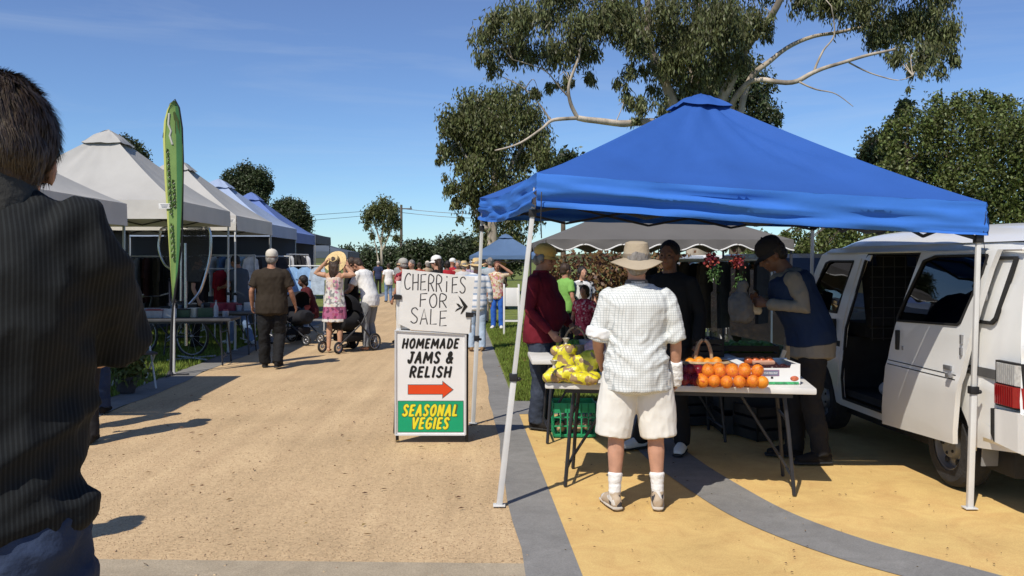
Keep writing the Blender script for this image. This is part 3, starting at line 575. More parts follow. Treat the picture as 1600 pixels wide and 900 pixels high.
# ---- A-frame sign
SG = Vector((-.72, 7.94, 0)); sg = thing('a_frame_sign', 'white A frame sign reading HOMEMADE JAMS & RELISH, SEASONAL VEGIES beside the path', 'sign', SG)
th = R(7.5); nb = Vector((0, -math.cos(th), -math.sin(th)))       # board faces the camera, top leaning away
def on(px, py, off=0):
    d = Vector(((px - 800) / F, 1, -(py - HZ) / F)); p0 = SG + Vector((0, 0, .0)); t = (p0 - Vector((0, 0, CH))).dot(nb) / d.dot(nb)
    return Vector((0, 0, CH)) + d * t + nb * off - SG
SC = 8.02 / F
signw = M('sign_white', (.8, .8, .79), .4, .03, 4, spec=.4); ink_b = M('black_ink', (.012, .012, .012), .5, .1, 5); 
def panel(name, px, mat, off, thick, parent=sg):
    m = MB(); m.prism([on(*p, off) for p in px], -nb * thick); return m.build(name, mat, parent)
panel('lower_board', [(618, 516), (727.5, 521.5), (727, 679), (618, 679)], signw, 0, .018)
fr = MB()
for a, b in [((618, 516), (727.5, 521.5)), ((727.5, 521.5), (727, 679)), ((727, 679), (618, 679)), ((618, 679), (618, 516))]: fr.bar(on(*a, .006), on(*b, .006), .016, .012)
fr.build('board_frame', M('sign_trim', (.66, .67, .68), .4, .05, 8, metal=.2), sg)
for px in (620, 729):
    m = MB(); m.bar(on(px, 691, -.03), on(px, 520, -.03), .028, .028, .003); m.build('front_leg', black_m, sg)
for px, sx in ((622, -.02), (726, .0)):
    t = on(px, 522, -.04); m = MB(); m.bar((t.x - .08 + sx, .42, 0), t, .028, .028, .003); m.build('rear_leg', black_m, sg)
m = MB(); t = on(621, 525, -.05); m.prism([(t.x - .09, .4, .1), (t.x - .09 + .62, .4, .1), (t.x + .62, t.y, t.z), (t.x, t.y, t.z)], (0, .012, 0)); m.build('rear_board', M('sign_back', (.3, .31, .33), .6), sg)
m = MB(); m.prism([on(*p, -.024) for p in [(621, 441), (735, 447), (735, 518), (621, 515)]], -nb * .012); m.build('upper_backing', white_m, sg)
for px in (622.5, 733): m = MB(); m.bar(on(px, 520, -.02), on(px, 440, -.02), .042, .03, .003); m.build('upper_post', white_m, sg)
G = {'C': [[(.95, .12), (.6, 0), (.2, .2), (.02, .55), (.2, .92), (.6, 1), (.95, .88)]], 'H': [[(.05, 0), (.08, 1)], [(.9, 0), (.92, 1)], [(.06, .55), (.9, .5)]], 'E': [[(.92, .02), (.1, .04), (.08, 1), (.95, .97)], [(.1, .5), (.8, .47)]],
     'R': [[(.08, 1), (.1, .02), (.7, .04), (.9, .22), (.7, .46), (.12, .52)], [(.4, .52), (.95, 1)]], 'i': [[(.5, .35), (.5, 1)], [(.48, .03), (.52, .1)]], 'S': [[(.92, .14), (.6, 0), (.2, .08), (.15, .3), (.5, .48), (.88, .68), (.8, .92), (.4, 1), (.05, .88)]],
     'F': [[(.95, .02), (.12, .05), (.1, 1)], [(.12, .5), (.8, .45)]], 'O': [[(.5, 0), (.1, .25), (.05, .65), (.4, 1), (.85, .85), (.95, .4), (.75, .06), (.5, 0)]], 'A': [[(.02, 1), (.5, 0), (.98, 1)], [(.2, .66), (.8, .64)]], 'L': [[(.12, 0), (.1, .98), (.92, .96)]]}
G.update({'M': [[(.02, 1), (.12, .02), (.5, .72), (.9, .02), (.98, 1)]], 'D': [[(.12, .02), (.1, 1)], [(.12, .02), (.6, .06), (.95, .4), (.85, .8), (.5, 1), (.1, .99)]], 'J': [[(.35, .02), (1, .02)], [(.72, .02), (.7, .7), (.5, .98), (.2, .95), (.05, .75)]],
  '&': [[(.98, 1), (.3, .36), (.28, .12), (.5, 0), (.68, .14), (.6, .34), (.12, .62), (.08, .86), (.35, 1), (.65, .9), (.95, .52)]], 'I': [[(.5, 0), (.5, 1)]], 'N': [[(.08, 1), (.1, .02), (.9, .98), (.92, 0)]], 'V': [[(.02, 0), (.48, 1), (.98, 0)]],
  'G': [[(.92, .14), (.6, 0), (.22, .12), (.04, .5), (.18, .9), (.55, 1), (.9, .86), (.92, .56), (.58, .56)]], ' ': []})
def word(name, txt, mat, cx, cy, w_, h_, rad=1.7, off=.0025, parent=sg):
    wd = {'M': 1.25, 'I': .5, ' ': .55, '&': 1.0, 'J': .85, 'E': .85, 'L': .85, 'S': .9, 'R': .92}; tot = sum(wd.get(c, 1) for c in txt); u0 = w_ / tot; m = MB(); x = cx - w_ / 2
    for c in txt:
        cw = wd.get(c, 1) * u0; gw = cw - 2 * rad - .9
        for st in G[c]:
            pts = [Vector(p) for p in st]; pts = smooth_line([tuple(p) for p in pts], 4) if c in 'OSJD&GR' and len(pts) > 3 else pts
            q = [on(x + rad + .45 + p.x * gw + (.5 - p.y) * h_ * .16, cy - h_ / 2 + rad + p.y * (h_ - 2 * rad), off) for p in pts]
            for a, b in zip(q[:-1], q[1:]):
                m.bar(a, b, rad * 2 * SC, .0012) if False else m.tube([a, b], rad * SC, 8, cap=1)
        x += cw
    for v in m.v: v -= nb * ((v - on(672, 600, off)).dot(nb) * .9)
    return m.build(name, mat, parent, 30)
word('lettering', 'HOMEMADE', ink_b, 673, 536.5, 90, 17, 1.55); word('lettering', 'JAMS &', ink_b, 673, 558.5, 73, 20, 1.8); word('lettering', 'RELISH', ink_b, 673, 581, 67, 19, 1.75)
red_ink = M('arrow_red', lin(222, 74, 30), .5, .04, 5); grey_ink = M('outline_grey', lin(88, 90, 88), .5, .05, 5)
ar = lambda g: [(638 - g, 601.5 - g), (692 - g, 601.5 - g), (692 - g, 596.5 - 2 * g), (707 + 2 * g, 608.8), (692 - g, 621 + 2 * g), (692 - g, 615.5 + g), (638 - g, 615.5 + g)]
panel('arrow_outline', ar(.9), grey_ink, .0015, .001); panel('arrow', ar(0), red_ink, .003, .001)
panel('green_outline', [(621.5, 626), (724.5, 626), (724.5, 675.5), (621.5, 675.5)], grey_ink, .0015, .001); panel('green_panel', [(622.3, 627), (723.6, 627), (723.6, 674.5), (622.3, 674.5)], M('sign_green', lin(18, 160, 112), .5, .04, 5), .003, .001)
yel = M('sign_yellow', lin(236, 220, 50), .5, .05, 5); olive = M('sign_olive', lin(96, 100, 50), .5, .05, 5)
for tx, cy, w_ in (('SEASONAL', 641, 88), ('VEGIES', 661, 60)):
    word('lettering_outline', tx, olive, 672.8, cy, w_ + 1.4, 21.4, 2.75, .0045); word('lettering', tx, yel, 672.8, cy, w_, 19.6, 1.75, .007)
# ---- hand written cherries board clipped on top
ch = thing('cherries_board', 'hand lettered white board reading CHERRIES FOR SALE clipped above the A frame sign', 'sign', SG + Vector((0, 0, 1.0)))
OFF = Vector((0, 0, 1.0))
def on2(px, py, off=0): return on(px, py, .02 + off) - OFF
m = MB(); m.prism([on2(*p) for p in [(629, 420), (742, 432.5), (733.5, 521), (643, 514.5), (627, 507), (622.5, 505)]], nb * -.006); m.build('board', M('white_card', (.78, .77, .74), .6, .05, 7, .1, 9), ch)
for px, py, s in ((622, 463.5, -1), (734, 491, 1)):
    m = MB(); m.prism([on2(px - 6, py - 4, .012), on2(px + 6, py - 3, .012), on2(px + 6, py + 3.5, .012), on2(px - 6, py + 3.5, .012)], -nb * .03); m.tube([on2(px - 6 * s, py, .0), on2(px + 9 * s, py - 1, -.02), on2(px + 9 * s, py + 2, -.02)], .006, 6); m.build('bulldog_clip', black_m, ch)
pen = M('marker_ink', lin(66, 64, 66), .6, .15, 30)
def hand(txt, x0, y0, x1, y1, h, wds=None):
    m = MB(); n = len(txt); cw = (x1 - x0) / n
    for i, c in enumerate(txt):
        for st in G[c]:
            pts = []
            for u, v in (smooth_line(st, 5) if len(st) > 4 else [Vector(p) for p in st]):
                w_ = cw * (.78 if c != 'i' else .7); X = x0 + i * cw + cw * .1 + u * w_; yb = y0 + (y1 - y0) * (i + .5) / n; pts.append(on2(X + (1 - v) * .8, yb + v * h + .5 * math.sin(i * 2.3), .0015))
            m.tube(pts, (.0062, .0012), 5, ref=(1, 0, .3)) if False else m.tube(pts, .0058, 5)
    for v in m.v:                                   # press the strokes flat on the board
        dd = (v - on2(629, 420)).dot(nb); v -= nb * (dd * .8)
    return m.build('handwriting', pen, ch)
hand('CHERRiES', 631, 426, 729, 433, 25); hand('FOR', 654, 457, 700, 460, 21); hand('SALE', 640, 479.5, 700, 485, 24)
m = MB()
for poly in [[(716, 461), (722, 467), (731, 478), (722, 489), (719.5, 490), (724.5, 478.5)], [(713, 473.5), (717, 474), (721, 478.2), (717, 479)], [(711, 486), (714, 482), (723, 477.5), (722, 480.5)]]: m.prism([on2(*p, .003) for p in poly], nb * -.002)
m.build('black_arrow', ink_b, ch)
# ---- power pole and wires
Yp = 75; pp = thing('power_pole', 'thin timber power pole beside the slender gum tree', 'pole', at(627, 412, Yp))
m = MB(); m.tube([(0, 0, -.4), (0, 0, 4.9)], [.14, .1], 8); m.build('pole', M('grey_timber', (.14, .12, .1), .9, .2, 4), pp)
m = MB(); m.bar((-.9, 0, 4.6), (.9, 0, 4.6), .09); m.build('crossarm', M('grey_timber'), pp)
m = MB()
for x in (-.8, 0, .8): m.lathe([(.03, 0), (.07, .04), (.04, .1), (.06, .14), (0, .18)], (x, 0, 4.65), 8)
m.build('insulator', darkmetal_m, pp)
o = at(627, 412, Yp); wl = MB()
for px, py, Y2, x in ((-300, 329, 80, -.8), (-300, 350, 80, .8), (1000, 290, 70, -.8), (1000, 298, 70, .8)):
    a = Vector((o.x + x, Yp, 6.2 - .4)); a = at(627, 326 if x < 0 else 332, Yp) ; b = at(px, py, Y2); wl.tube([a.lerp(b, t / 12) - Vector((0, 0, 1.2 * math.sin(math.pi * t / 12))) for t in range(13)], .022, 4)
wo = wl.build('power_line', darkmetal_m, None); tag(wo, 'thin sagging power lines crossing the sky at the far power pole', 'power line')
# ================================================================ VAN
paint = M('van_white', (.8, .8, .775), .28, .04, 3, spec=.5, coat=.5); t_, p_ = nodes_of(paint)
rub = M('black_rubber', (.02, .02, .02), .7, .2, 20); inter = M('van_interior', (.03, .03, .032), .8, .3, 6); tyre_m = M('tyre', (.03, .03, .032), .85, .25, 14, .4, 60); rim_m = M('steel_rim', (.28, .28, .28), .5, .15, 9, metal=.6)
def glassmat(name, tint=(.03, .035, .04), alpha=.6):
    m = bpy.data.materials.new(name); m.use_nodes = True; t = m.node_tree; t.nodes.clear(); o = t.nodes.new('ShaderNodeOutputMaterial')
    g = t.nodes.new('ShaderNodeBsdfGlossy'); g.inputs['Roughness'].default_value = .02; tr = t.nodes.new('ShaderNodeBsdfTransparent'); tr.inputs[0].default_value = (*tint, 1)
    fz = t.nodes.new('ShaderNodeFresnel'); fz.inputs[0].default_value = 1.5; mr = t.nodes.new('ShaderNodeMapRange'); mr.inputs['To Min'].default_value = .06; mr.inputs['To Max'].default_value = 1
    t.links.new(fz.outputs[0], mr.inputs[0]); mxs = t.nodes.new('ShaderNodeMixShader'); t.links.new(mr.outputs[0], mxs.inputs[0]); t.links.new(tr.outputs[0], mxs.inputs[1]); t.links.new(g.outputs[0], mxs.inputs[2]); t.links.new(mxs.outputs[0], o.inputs[0]); return m
glass_d = glassmat('tinted_glass', (.16, .18, .2)); glass_c = glassmat('clear_glass', (.6, .64, .66))
van = thing('white_van', 'white delivery van with its sliding side door open beside the fruit stall', 'van', (3.10, 5.46, 0), math.atan(.053))
def off(z):                     # how far the flank leans in at height z
    pts = [(.2, .03), (.45, .0), (.78, -.012), (.84, .0), (1.1, .012), (1.3, .035), (1.66, .095), (1.76, .14), (1.82, .22), (1.9, .4)]
    for (a, b), (c, d) in zip(pts[:-1], pts[1:]):
        if z <= c: return b + (d - b) * max(0, (z - a)) / (c - a)
    return pts[-1][1]
W_ = 1.62
def flat_fill(loops):
    cu = bpy.data.curves.new('t', 'CURVE'); cu.dimensions = '2D'; cu.fill_mode = 'BOTH'
    for l in loops:
        s = cu.splines.new('POLY'); s.points.add(len(l) - 1)
        for q, (u, z) in zip(s.points, l): q.co = (u, z, 0, 1)
        s.use_cyclic_u = True
    ob = bpy.data.objects.new('t', cu); COL.objects.link(ob); dg = bpy.context.evaluated_depsgraph_get()
    me = bpy.data.meshes.new_from_object(ob.evaluated_get(dg)); bpy.data.objects.remove(ob); bpy.data.curves.remove(cu)
    bm = bmesh.new(); bm.from_mesh(me); bpy.data.meshes.remove(me); bmesh.ops.remove_doubles(bm, verts=bm.verts, dist=1e-4)
    for z in (.45, .6, .78, .81, .84, 1.1, 1.2, 1.3, 1.45, 1.56, 1.66, 1.71): bmesh.ops.bisect_plane(bm, geom=bm.verts[:] + bm.edges[:] + bm.faces[:], plane_co=(0, z, 0), plane_no=(0, 1, 0))
    for u in np.arange(.4, 3.9, .5): bmesh.ops.bisect_plane(bm, geom=bm.verts[:] + bm.edges[:] + bm.faces[:], plane_co=(u, 0, 0), plane_no=(1, 0, 0))
    bm.verts.index_update(); vs = [(v.co.x, v.co.y) for v in bm.verts]; fs = [tuple(v.index for v in f.verts) for f in bm.faces]; bm.free(); return vs, fs
def nose(u): return max(0, u - 3.2) ** 2 * .28 + max(0, .18 - u) ** 2 * 1.8
def flank(loops, dx, thick=.02, mirror=False):
    vs, fs = flat_fill(loops); m = MB()
    P = [Vector((off(z) + dx + nose(u), u, z)) for u, z in vs]
    bm = bmesh.new(); bv = [bm.verts.new(p) for p in P]
    for f in fs: bm.faces.new([bv[i] for i in f])
    bmesh.ops.recalc_face_normals(bm, faces=bm.faces); bm.normal_update()
    if sum(f.normal.x * f.calc_area() for f in bm.faces) > 0: bmesh.ops.reverse_faces(bm, faces=bm.faces)
    r = bmesh.ops.extrude_face_region(bm, geom=bm.faces[:])
    for v in r['geom']:
        if isinstance(v, bmesh.types.BMVert): v.co.x += thick
    bmesh.ops.recalc_face_normals(bm, faces=bm.faces)
    if mirror:
        for v in bm.verts: v.co.x = W_ - v.co.x
        bmesh.ops.reverse_faces(bm, faces=bm.faces)
    bm.verts.index_update(); m.add([v.co.copy() for v in bm.verts], [tuple(v.index for v in f.verts) for f in bm.faces]); bm.free(); return m
def arch(uc, r, a0=0, a1=180, n=12): return [(uc + r * math.cos(R(a0 + (a1 - a0) * i / n)), .33 + r * math.sin(R(a0 + (a1 - a0) * i / n))) for i in range(n + 1)]
rw, fw = .9, 3.12
outline = [(-.01, .42), (-.02, .7), (0, 1.0), (.03, 1.4), (.1, 1.72)] + [(.6, 1.725), (1.6, 1.73), (2.6, 1.73), (3.1, 1.715), (3.28, 1.66), (3.45, 1.45), (3.62, 1.25), (3.8, 1.05), (3.92, .95), (3.95, .7), (3.93, .38)] + \
    [(fw + .37, .33)] + arch(fw, .36, 0, 180) + [(fw - .37, .31), (2.66, .3)] + [(rw + .38, .3)] + arch(rw, .37, 0, 180) + [(rw - .38, .36)]
opening = [(1.38, 1.66), (2.24, 1.66), (2.3, 1.6), (2.52, 1.0), (2.58, .55), (2.58, .37), (1.45, .37), (1.36, .9)]
fwin = [(2.52, 1.6), (3.02, 1.6), (3.12, 1.58), (3.5, 1.17), (3.46, 1.13), (2.72, 1.13), (2.7, 1.18)]
qwin = [(.17, 1.62), (.95, 1.62), (.95, 1.2), (.33, 1.2), (.29, 1.23)]
body = MB(); body.use(paint)
L = flank([outline, opening, fwin], 0); body.add(L.v, L.f)
L = flank([outline, [(.3, 1.62), (2.2, 1.62), (2.2, 1.2), (.3, 1.2)], fwin], 0, mirror=True); body.add(L.v, L.f)
# roof with gutter
def roofpt(u, v):
    U = .02 + 3.28 * u; x = off(1.72) - .01 + (W_ - 2 * off(1.72) + .02) * v; arcx = (1 - abs(2 * v - 1) ** 3.2); zr = 1.728 + (.125 + .03 * math.sin(math.pi * min(1, u * 1.05))) * arcx
    zr -= max(0, u - .78) ** 2 * 2.3; zr += .02 * max(0, .12 - u) * 0
    return Vector((x, U, zr))
vs, fs = fabric_mesh(26, 22, lambda u, v: roofpt(u, v)); body.add(vs, fs)
# rear face with window opening (frame pieces), front face
rz = [(.42, -.02), (.7, -.03), (1.0, -.01), (1.4, .03), (1.74, .09)]
def rear(z):
    for (a, b), (c, d) in zip(rz[:-1], rz[1:]):
        if z <= c: return b + (d - b) * max(0, z - a) / (c - a)
    return .09
def rearpt(x, z): e = min(x - off(z), W_ - off(z) - x); return Vector((x, rear(z) - .012 + max(0, .16 - e) ** 2 * 1.2, z))
def rearpanel(x0, x1, z0, z1, nx=10, nz=8): return fabric_mesh(nx, nz, lambda u, v: rearpt((off(z0 + (z1 - z0) * v) + x0) * (1 - u) + (W_ - off(z0 + (z1 - z0) * v) - x1) * u, z0 + (z1 - z0) * v))
for a in ((0, 0, .42, 1.08), (0, 0, 1.62, 1.80)): body.add(*rearpanel(*a))
body.add(*rearpanel(0, W_ - .3, 1.08, 1.62, 3)); vs, fs = rearpanel(0, W_ - .3, 1.08, 1.62, 3); body.add([Vector((W_ - v.x, v.y, v.z)) for v in vs], fs)
def frontpt(u, v): z = .36 + .7 * v; x = .02 + (W_ - .04) * u; return Vector((x, 3.95 + .1 * (1 - abs(2 * u - 1) ** 2.5) - max(0, v - .8) * .4, z))
body.add(*fabric_mesh(12, 8, frontpt))
# floor, sill
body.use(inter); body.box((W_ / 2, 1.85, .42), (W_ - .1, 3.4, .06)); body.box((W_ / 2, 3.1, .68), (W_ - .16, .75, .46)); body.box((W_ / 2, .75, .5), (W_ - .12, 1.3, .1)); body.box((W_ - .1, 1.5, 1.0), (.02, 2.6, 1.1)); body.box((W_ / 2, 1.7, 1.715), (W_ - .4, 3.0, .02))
b_ = body.build('body', None, van, 35)
def vpart(name, mb, mat, smooth=35, parent=van): return mb.build(name, mat, parent, smooth)
# front door panel, slightly proud, with its own seam
fd = [(2.37, 1.655), (3.08, 1.655), (3.2, 1.6), (3.56, 1.2), (3.62, 1.02), (3.6, .8)] + arch(fw, .41, 60, 150, 7) + [(2.7, .42), (2.64, .6), (2.6, .95), (2.42, 1.5)]
front_door = vpart('front_door', flank([fd, fwin], -.006, .005), paint)
m = flank([fwin], .012, .004); vpart('window_pane', m, glass_d, parent=front_door)
m = MB(); m.box((off(.98) - .018, 2.74, 1.0), (.03, .05, .15), None, .008); vpart('handle', m, rub, parent=front_door)
m = MB(); m.prism([(off(z) - .010, u, z) for u, z in [(2.62, .83), (3.5, .83), (3.5, .88), (2.62, .88)]], (.006, 0, 0)); vpart('trim_strip', m, rub, parent=front_door)
m = MB(); m.box((-.1, 3.42, 1.24), (.12, .05, .2), None, .02); m.bar((-.05, 3.42, 1.22), (.03, 3.4, 1.2), .03); vpart('mirror', m, rub)
# rubber seals round the opening and white pillar edge
def seal(loop, dx, r=.012):
    m = MB(); pts = [Vector((off(z) + dx + nose(u), u, z)) for u, z in loop + [loop[0]]]
    for a, b in zip(pts[:-1], pts[1:]): m.bar(a, b, r, r)
    return m
vpart('opening_seal', seal(opening, .0, .018), rub); vpart('front_window_seal', seal(fwin, -.006, .016), rub)
m = MB(); m.prism([(off(z) - .012, u, z) for u, z in [(2.2, 1.6), (2.42, 1.63), (2.4, 1.66), (2.5, 1.69), (2.18, 1.69)]], (.01, 0, 0)); vpart('pillar_bracket', m, paint)
# quarter panel window, blanked in white with a dark seal
m = flank([qwin], -.004, .003); qp = vpart('blank_window_panel', m, paint)
vpart('window_seal', seal(qwin, -.006, .022), rub, parent=qp)
m = MB(); m.tube([(off(1.68) - .02, u, 1.675) for u in np.linspace(.1, 3.1, 10)], .012, 6); vpart('rain_gutter', m, paint)
m = MB(); m.prism([(off(.88) - .008, u, z) for u, z in [(.22, .845), (1.4, .845), (1.4, .905), (.22, .905)]], (.01, 0, 0)); vpart('door_rail', m, M('rail_grey', (.12, .12, .12), .5, .2, 8, metal=.3))
m = MB(); m.box((-.05, .66, .875), (.1, .1, .03), None, .004); m.box((-.02, .6, .88), (.06, .12, .015)); vpart('rail_bracket', m, steel_m)
# sliding door standing proud of the flank
sl = [(1.2, 1.67), (.25, 1.675), (.3, 1.55), (.42, 1.1), (.55, .7), (.62, .36), (1.66, .31), (1.6, .6), (1.5, .95), (1.33, 1.35)]
sw = [(.98, 1.635), (.34, 1.64), (.37, 1.52), (.54, 1.19), (.58, 1.17), (1.41, 1.145), (1.40, 1.19), (1.14, 1.6)]
sd_ = vpart('sliding_door', flank([sl, sw], -.09, .035), paint)
vpart('window_pane', flank([sw], -.082, .004), glass_d, parent=sd_); vpart('window_seal', seal(sw, -.091, .016), rub, parent=sd_)
m = MB(); m.box((off(1.0) - .098, 1.37, 1.0), (.03, .035, .15), None, .008); vpart('handle', m, rub, parent=sd_)
m = MB(); m.box((off(1.0) - .093, 1.30, .945), (.012, .02, .03), None, .003); vpart('lock', m, steel_m, parent=sd_)
m = MB()
for z in (.80, .83): m.prism([(off(z) - .092, u, z) for u in (.56, 1.52)] + [(off(z) - .092, u, z + .006) for u in (1.52, .56)], (.004, 0, 0))
vpart('pinstripe', m, rub, parent=sd_)
m = MB(); m.box((off(.8) - .11, .6, .83), (.03, .05, .03), None, .004); m.box((off(1.05) - .09, .5, 1.08), (.03, .02, .06)); m.box((off(1.0) - .09, .5, 1.0), (.03, .02, .05)); vpart('door_catch', m, steel_m, parent=sd_)
# rear lamp: clear top, red bottom, black surround
def lamp(z0, z1, name, mat, dx=-.012, y0=-.035, u1=.235, slant=.0):
    m = MB(); fl_ = [(off((z0 + z1) / 2) + dx, u) for u in np.linspace(u1, .03, 5)] + [(off(z0) + .03 + q, y0 + .0) for q in (.0, .05, .1, .14)]
    inner = [(x + (.03 if i < 5 else 0), y + (.0 if i < 5 else .03)) for i, (x, y) in enumerate(fl_)]
    m.prism([(x, y + slant * 0, z0) for x, y in fl_ + inner[::-1]], (0, 0, z1 - z0)); return vpart(name, m, mat)
lampred = M('lamp_red', (.3, .008, .01), .2, .1, 40, spec=.6, coat=.6); lampclr = M('lamp_clear', (.55, .55, .52), .18, .25, 40, spec=.6, coat=.7)
lamp(.685, .972, 'lamp_surround', rub, -.004, -.03, .25); lt = lamp(.7, .825, 'tail_light', lampred); lc = lamp(.833, .96, 'reverse_light', lampclr)
m = MB()
for k in range(9): m.box((off(.9) - .016, .05 + .021 * k, .897), (.006, .004, .118))
vpart('lens_rib', m, M('lens_grey', (.3, .3, .3), .3), parent=lc)
m = MB()
for k in range(8): m.box((off(.75) - .0145, .05 + .023 * k, .762), (.005, .004, .118))
vpart('lens_rib', m, M('lens_dark_red', (.16, .004, .006), .3), parent=lt)
# bumper
m = MB(); pr = [(-.14, .42), (-.15, .52), (-.14, .66), (-.1, .685), (.0, .68), (.0, .42)]
m.prism([(0, y, z) for y, z in pr], (W_, 0, 0)); m.prism([(-.018, .0, .43), (-.018, .24, .45), (-.018, .27, .5), (-.018, .27, .66), (-.018, .0, .672)], (.05, 0, 0)); m.prism([(-.018, .002, .43), (-.018, .002, .672), (.0, -.13, .66), (.0, -.13, .43)], (.05, 0, 0)); bp = vpart('bumper', m, paint)
m = MB(); m.prism([(-.024, .24, .45), (-.024, .275, .5), (-.024, .275, .66), (-.024, .24, .665)], (.03, 0, 0)); vpart('bumper_cap', m, rub, parent=bp)
# rear window, tailgate glass with rubber, hinge
m = MB(); m.add(*rearpanel(.14, .14, 1.09, 1.61, 8, 6)); rwn = vpart('rear_window', m, glass_d); 
m = MB(); c_ = [rearpt(.14 + off(1.09), 1.09), rearpt(W_ - .14 - off(1.09), 1.09), rearpt(W_ - .14 - off(1.61), 1.61), rearpt(.14 + off(1.61), 1.61)]
for a, b in zip(c_, c_[1:] + c_[:1]): m.bar(a - Vector((0, .012, 0)), b - Vector((0, .012, 0)), .03)
vpart('window_seal', m, rub, parent=rwn)
m = MB(); m.tube([(off(1.0) + .03, -.03, 1.02), (off(1.2) + .05, -.035, 1.15), (off(1.4) + .06, .0, 1.42)], .012, 6); m.box((off(1) + .03, -.03, 1.04), (.05, .03, .06), None, .01); vpart('tailgate_strut', m, rub)
# windscreen and front
m = MB(); m.add(*fabric_mesh(8, 6, lambda u, v: Vector((.14 + (W_ - .28) * u + (0), 3.9 - .66 * v + .08 * (1 - (2 * u - 1) ** 2), 1.05 + .62 * v)))); vpart('windscreen', m, glass_c)
for x in (.28, W_ - .28):
    m = MB(); m.ball((x, 4.02, .78), (.16, .05, .1), 14, 8); vpart('headlight', m, lampclr)
m = MB(); m.box((W_ / 2, 4.05, .48), (W_ - .05, .12, .16), None, .03); vpart('front_bumper', m, paint)
# wheels
def wheel(x, y, z=.3, r=.3, w=.19, side=-1, parent=van):
    g = MB(); mm = Matrix.Rotation(R(90), 3, 'Y'); pr = [(r * .6, -w / 2), (r * .86, -w / 2), (r * .97, -w * .38), (r, -w * .2), (r, w * .2), (r * .97, w * .38), (r * .86, w / 2), (r * .6, w / 2)]
    g.lathe(pr, (x, y, z), 32, mm); wh = vpart('wheel', g, tyre_m, 30, parent)
    q = MB(); q.lathe([(r * .62, side * w * .46), (r * .57, side * w * .46), (r * .54, side * w * .2), (r * .36, side * w * .26), (r * .3, side * w * .42), (r * .16, side * w * .44), (.001, side * w * .4)], (x, y, z), 32, mm); rm = vpart('rim', q, rim_m, 30, wh)
    d = MB()
    for k in range(6):
        a = k * math.pi / 3; d.ball((x + side * w * .30, y + r * .45 * math.cos(a), z + r * .45 * math.sin(a)), (.008, .026, .026), 8, 5)
    for k in range(5):
        a = k * math.pi * .4; d.ball((x + side * w * .44, y + r * .22 * math.cos(a), z + r * .22 * math.sin(a)), .012, 6, 4)
    vpart('rim_hole', d, rub, 60, rm); return wh
for x, s in ((.13, -1), (W_ - .13, 1)):
    for u in (rw, fw): wheel(x, u, side=s)
m = MB(); m.box((.16, rw - .43, .38), (.24, .012, .28), (R(6), 0, 0)); vpart('mud_flap', m, M('mudflap', (.25, .25, .25), .7, .1, 8))
m = MB(); m.tube([(.5, .6, .34), (.42, .1, .32), (.36, -.12, .3)], .035, 10, close=False); vpart('exhaust_pipe', m, M('rusty_pipe', (.2, .13, .09), .7, .3, 9, metal=.4))
m = MB(); m.box((W_ / 2, 2.0, .28), (W_ - .3, 3.4, .18), None, .03); m.tube([(.1, rw, .3), (W_ - .1, rw, .3)], .05, 8); m.tube([(.1, fw, .3), (W_ - .1, fw, .3)], .05, 8); vpart('chassis', m, rub)
# seat, cargo barrier, load
def seat(x):
    m = MB(); m.box((x, 2.78, .98), (.46, .46, .14), None, .04); m.box((x, 2.56, 1.28), (.44, .14, .56), (R(-12), 0, 0), .05); m.box((x, 2.52, 1.62), (.26, .08, .16), (R(-8), 0, 0), .03); vpart('seat', m, M('seat_cloth', (.022, .022, .024), .95, .2, 12))
seat(.42); seat(1.18)
m = MB()
for k in range(13): m.bar((.2 + k * .1, 2.42, .9), (.2 + k * .1, 2.42, 1.64), .006)
for k in range(9): m.bar((.18, 2.42, .92 + k * .09), (1.42, 2.42, .92 + k * .09), .006)
vpart('cargo_barrier', m, M('barrier_grey', (.07, .07, .07), .6, .2, 9))
m = MB(); m.lathe([(.19, -.015), (.205, 0), (.19, .015), (.175, 0), (.19, -.015)], (1.18, 3.25, 1.2), 20, Matrix.Rotation(R(-55), 3, 'X')); m.bar((1.18, 3.28, 1.17), (1.18, 3.5, 1.0), .04); m.box((1.18, 3.26, 1.19), (.34, .03, .04), (R(-55), 0, 0)); vpart('steering_wheel', m, rub)
m = fuse(MB().ball((.32, 2.2, .62), (.1, .1, .14), 10, 8).ball((.3, 2.24, .5), (.13, .1, .08)).ball((.36, 2.14, .55), (.08, .1, .1)), .02); me = m; me.materials.append(M('plastic_bag', (.5, .52, .55), .4, .1, 12, .3, 20)); bagv = link('carrier_bag', me, None, 180); bagv.matrix_world = Matrix.Translation((3.10, 5.46, 0)) @ Matrix.Rotation(math.atan(.053), 4, 'Z') @ Matrix.Translation((.0, .0, -.0)); tag(bagv, 'pale plastic carrier bag on the floor inside the open van door', 'bag')

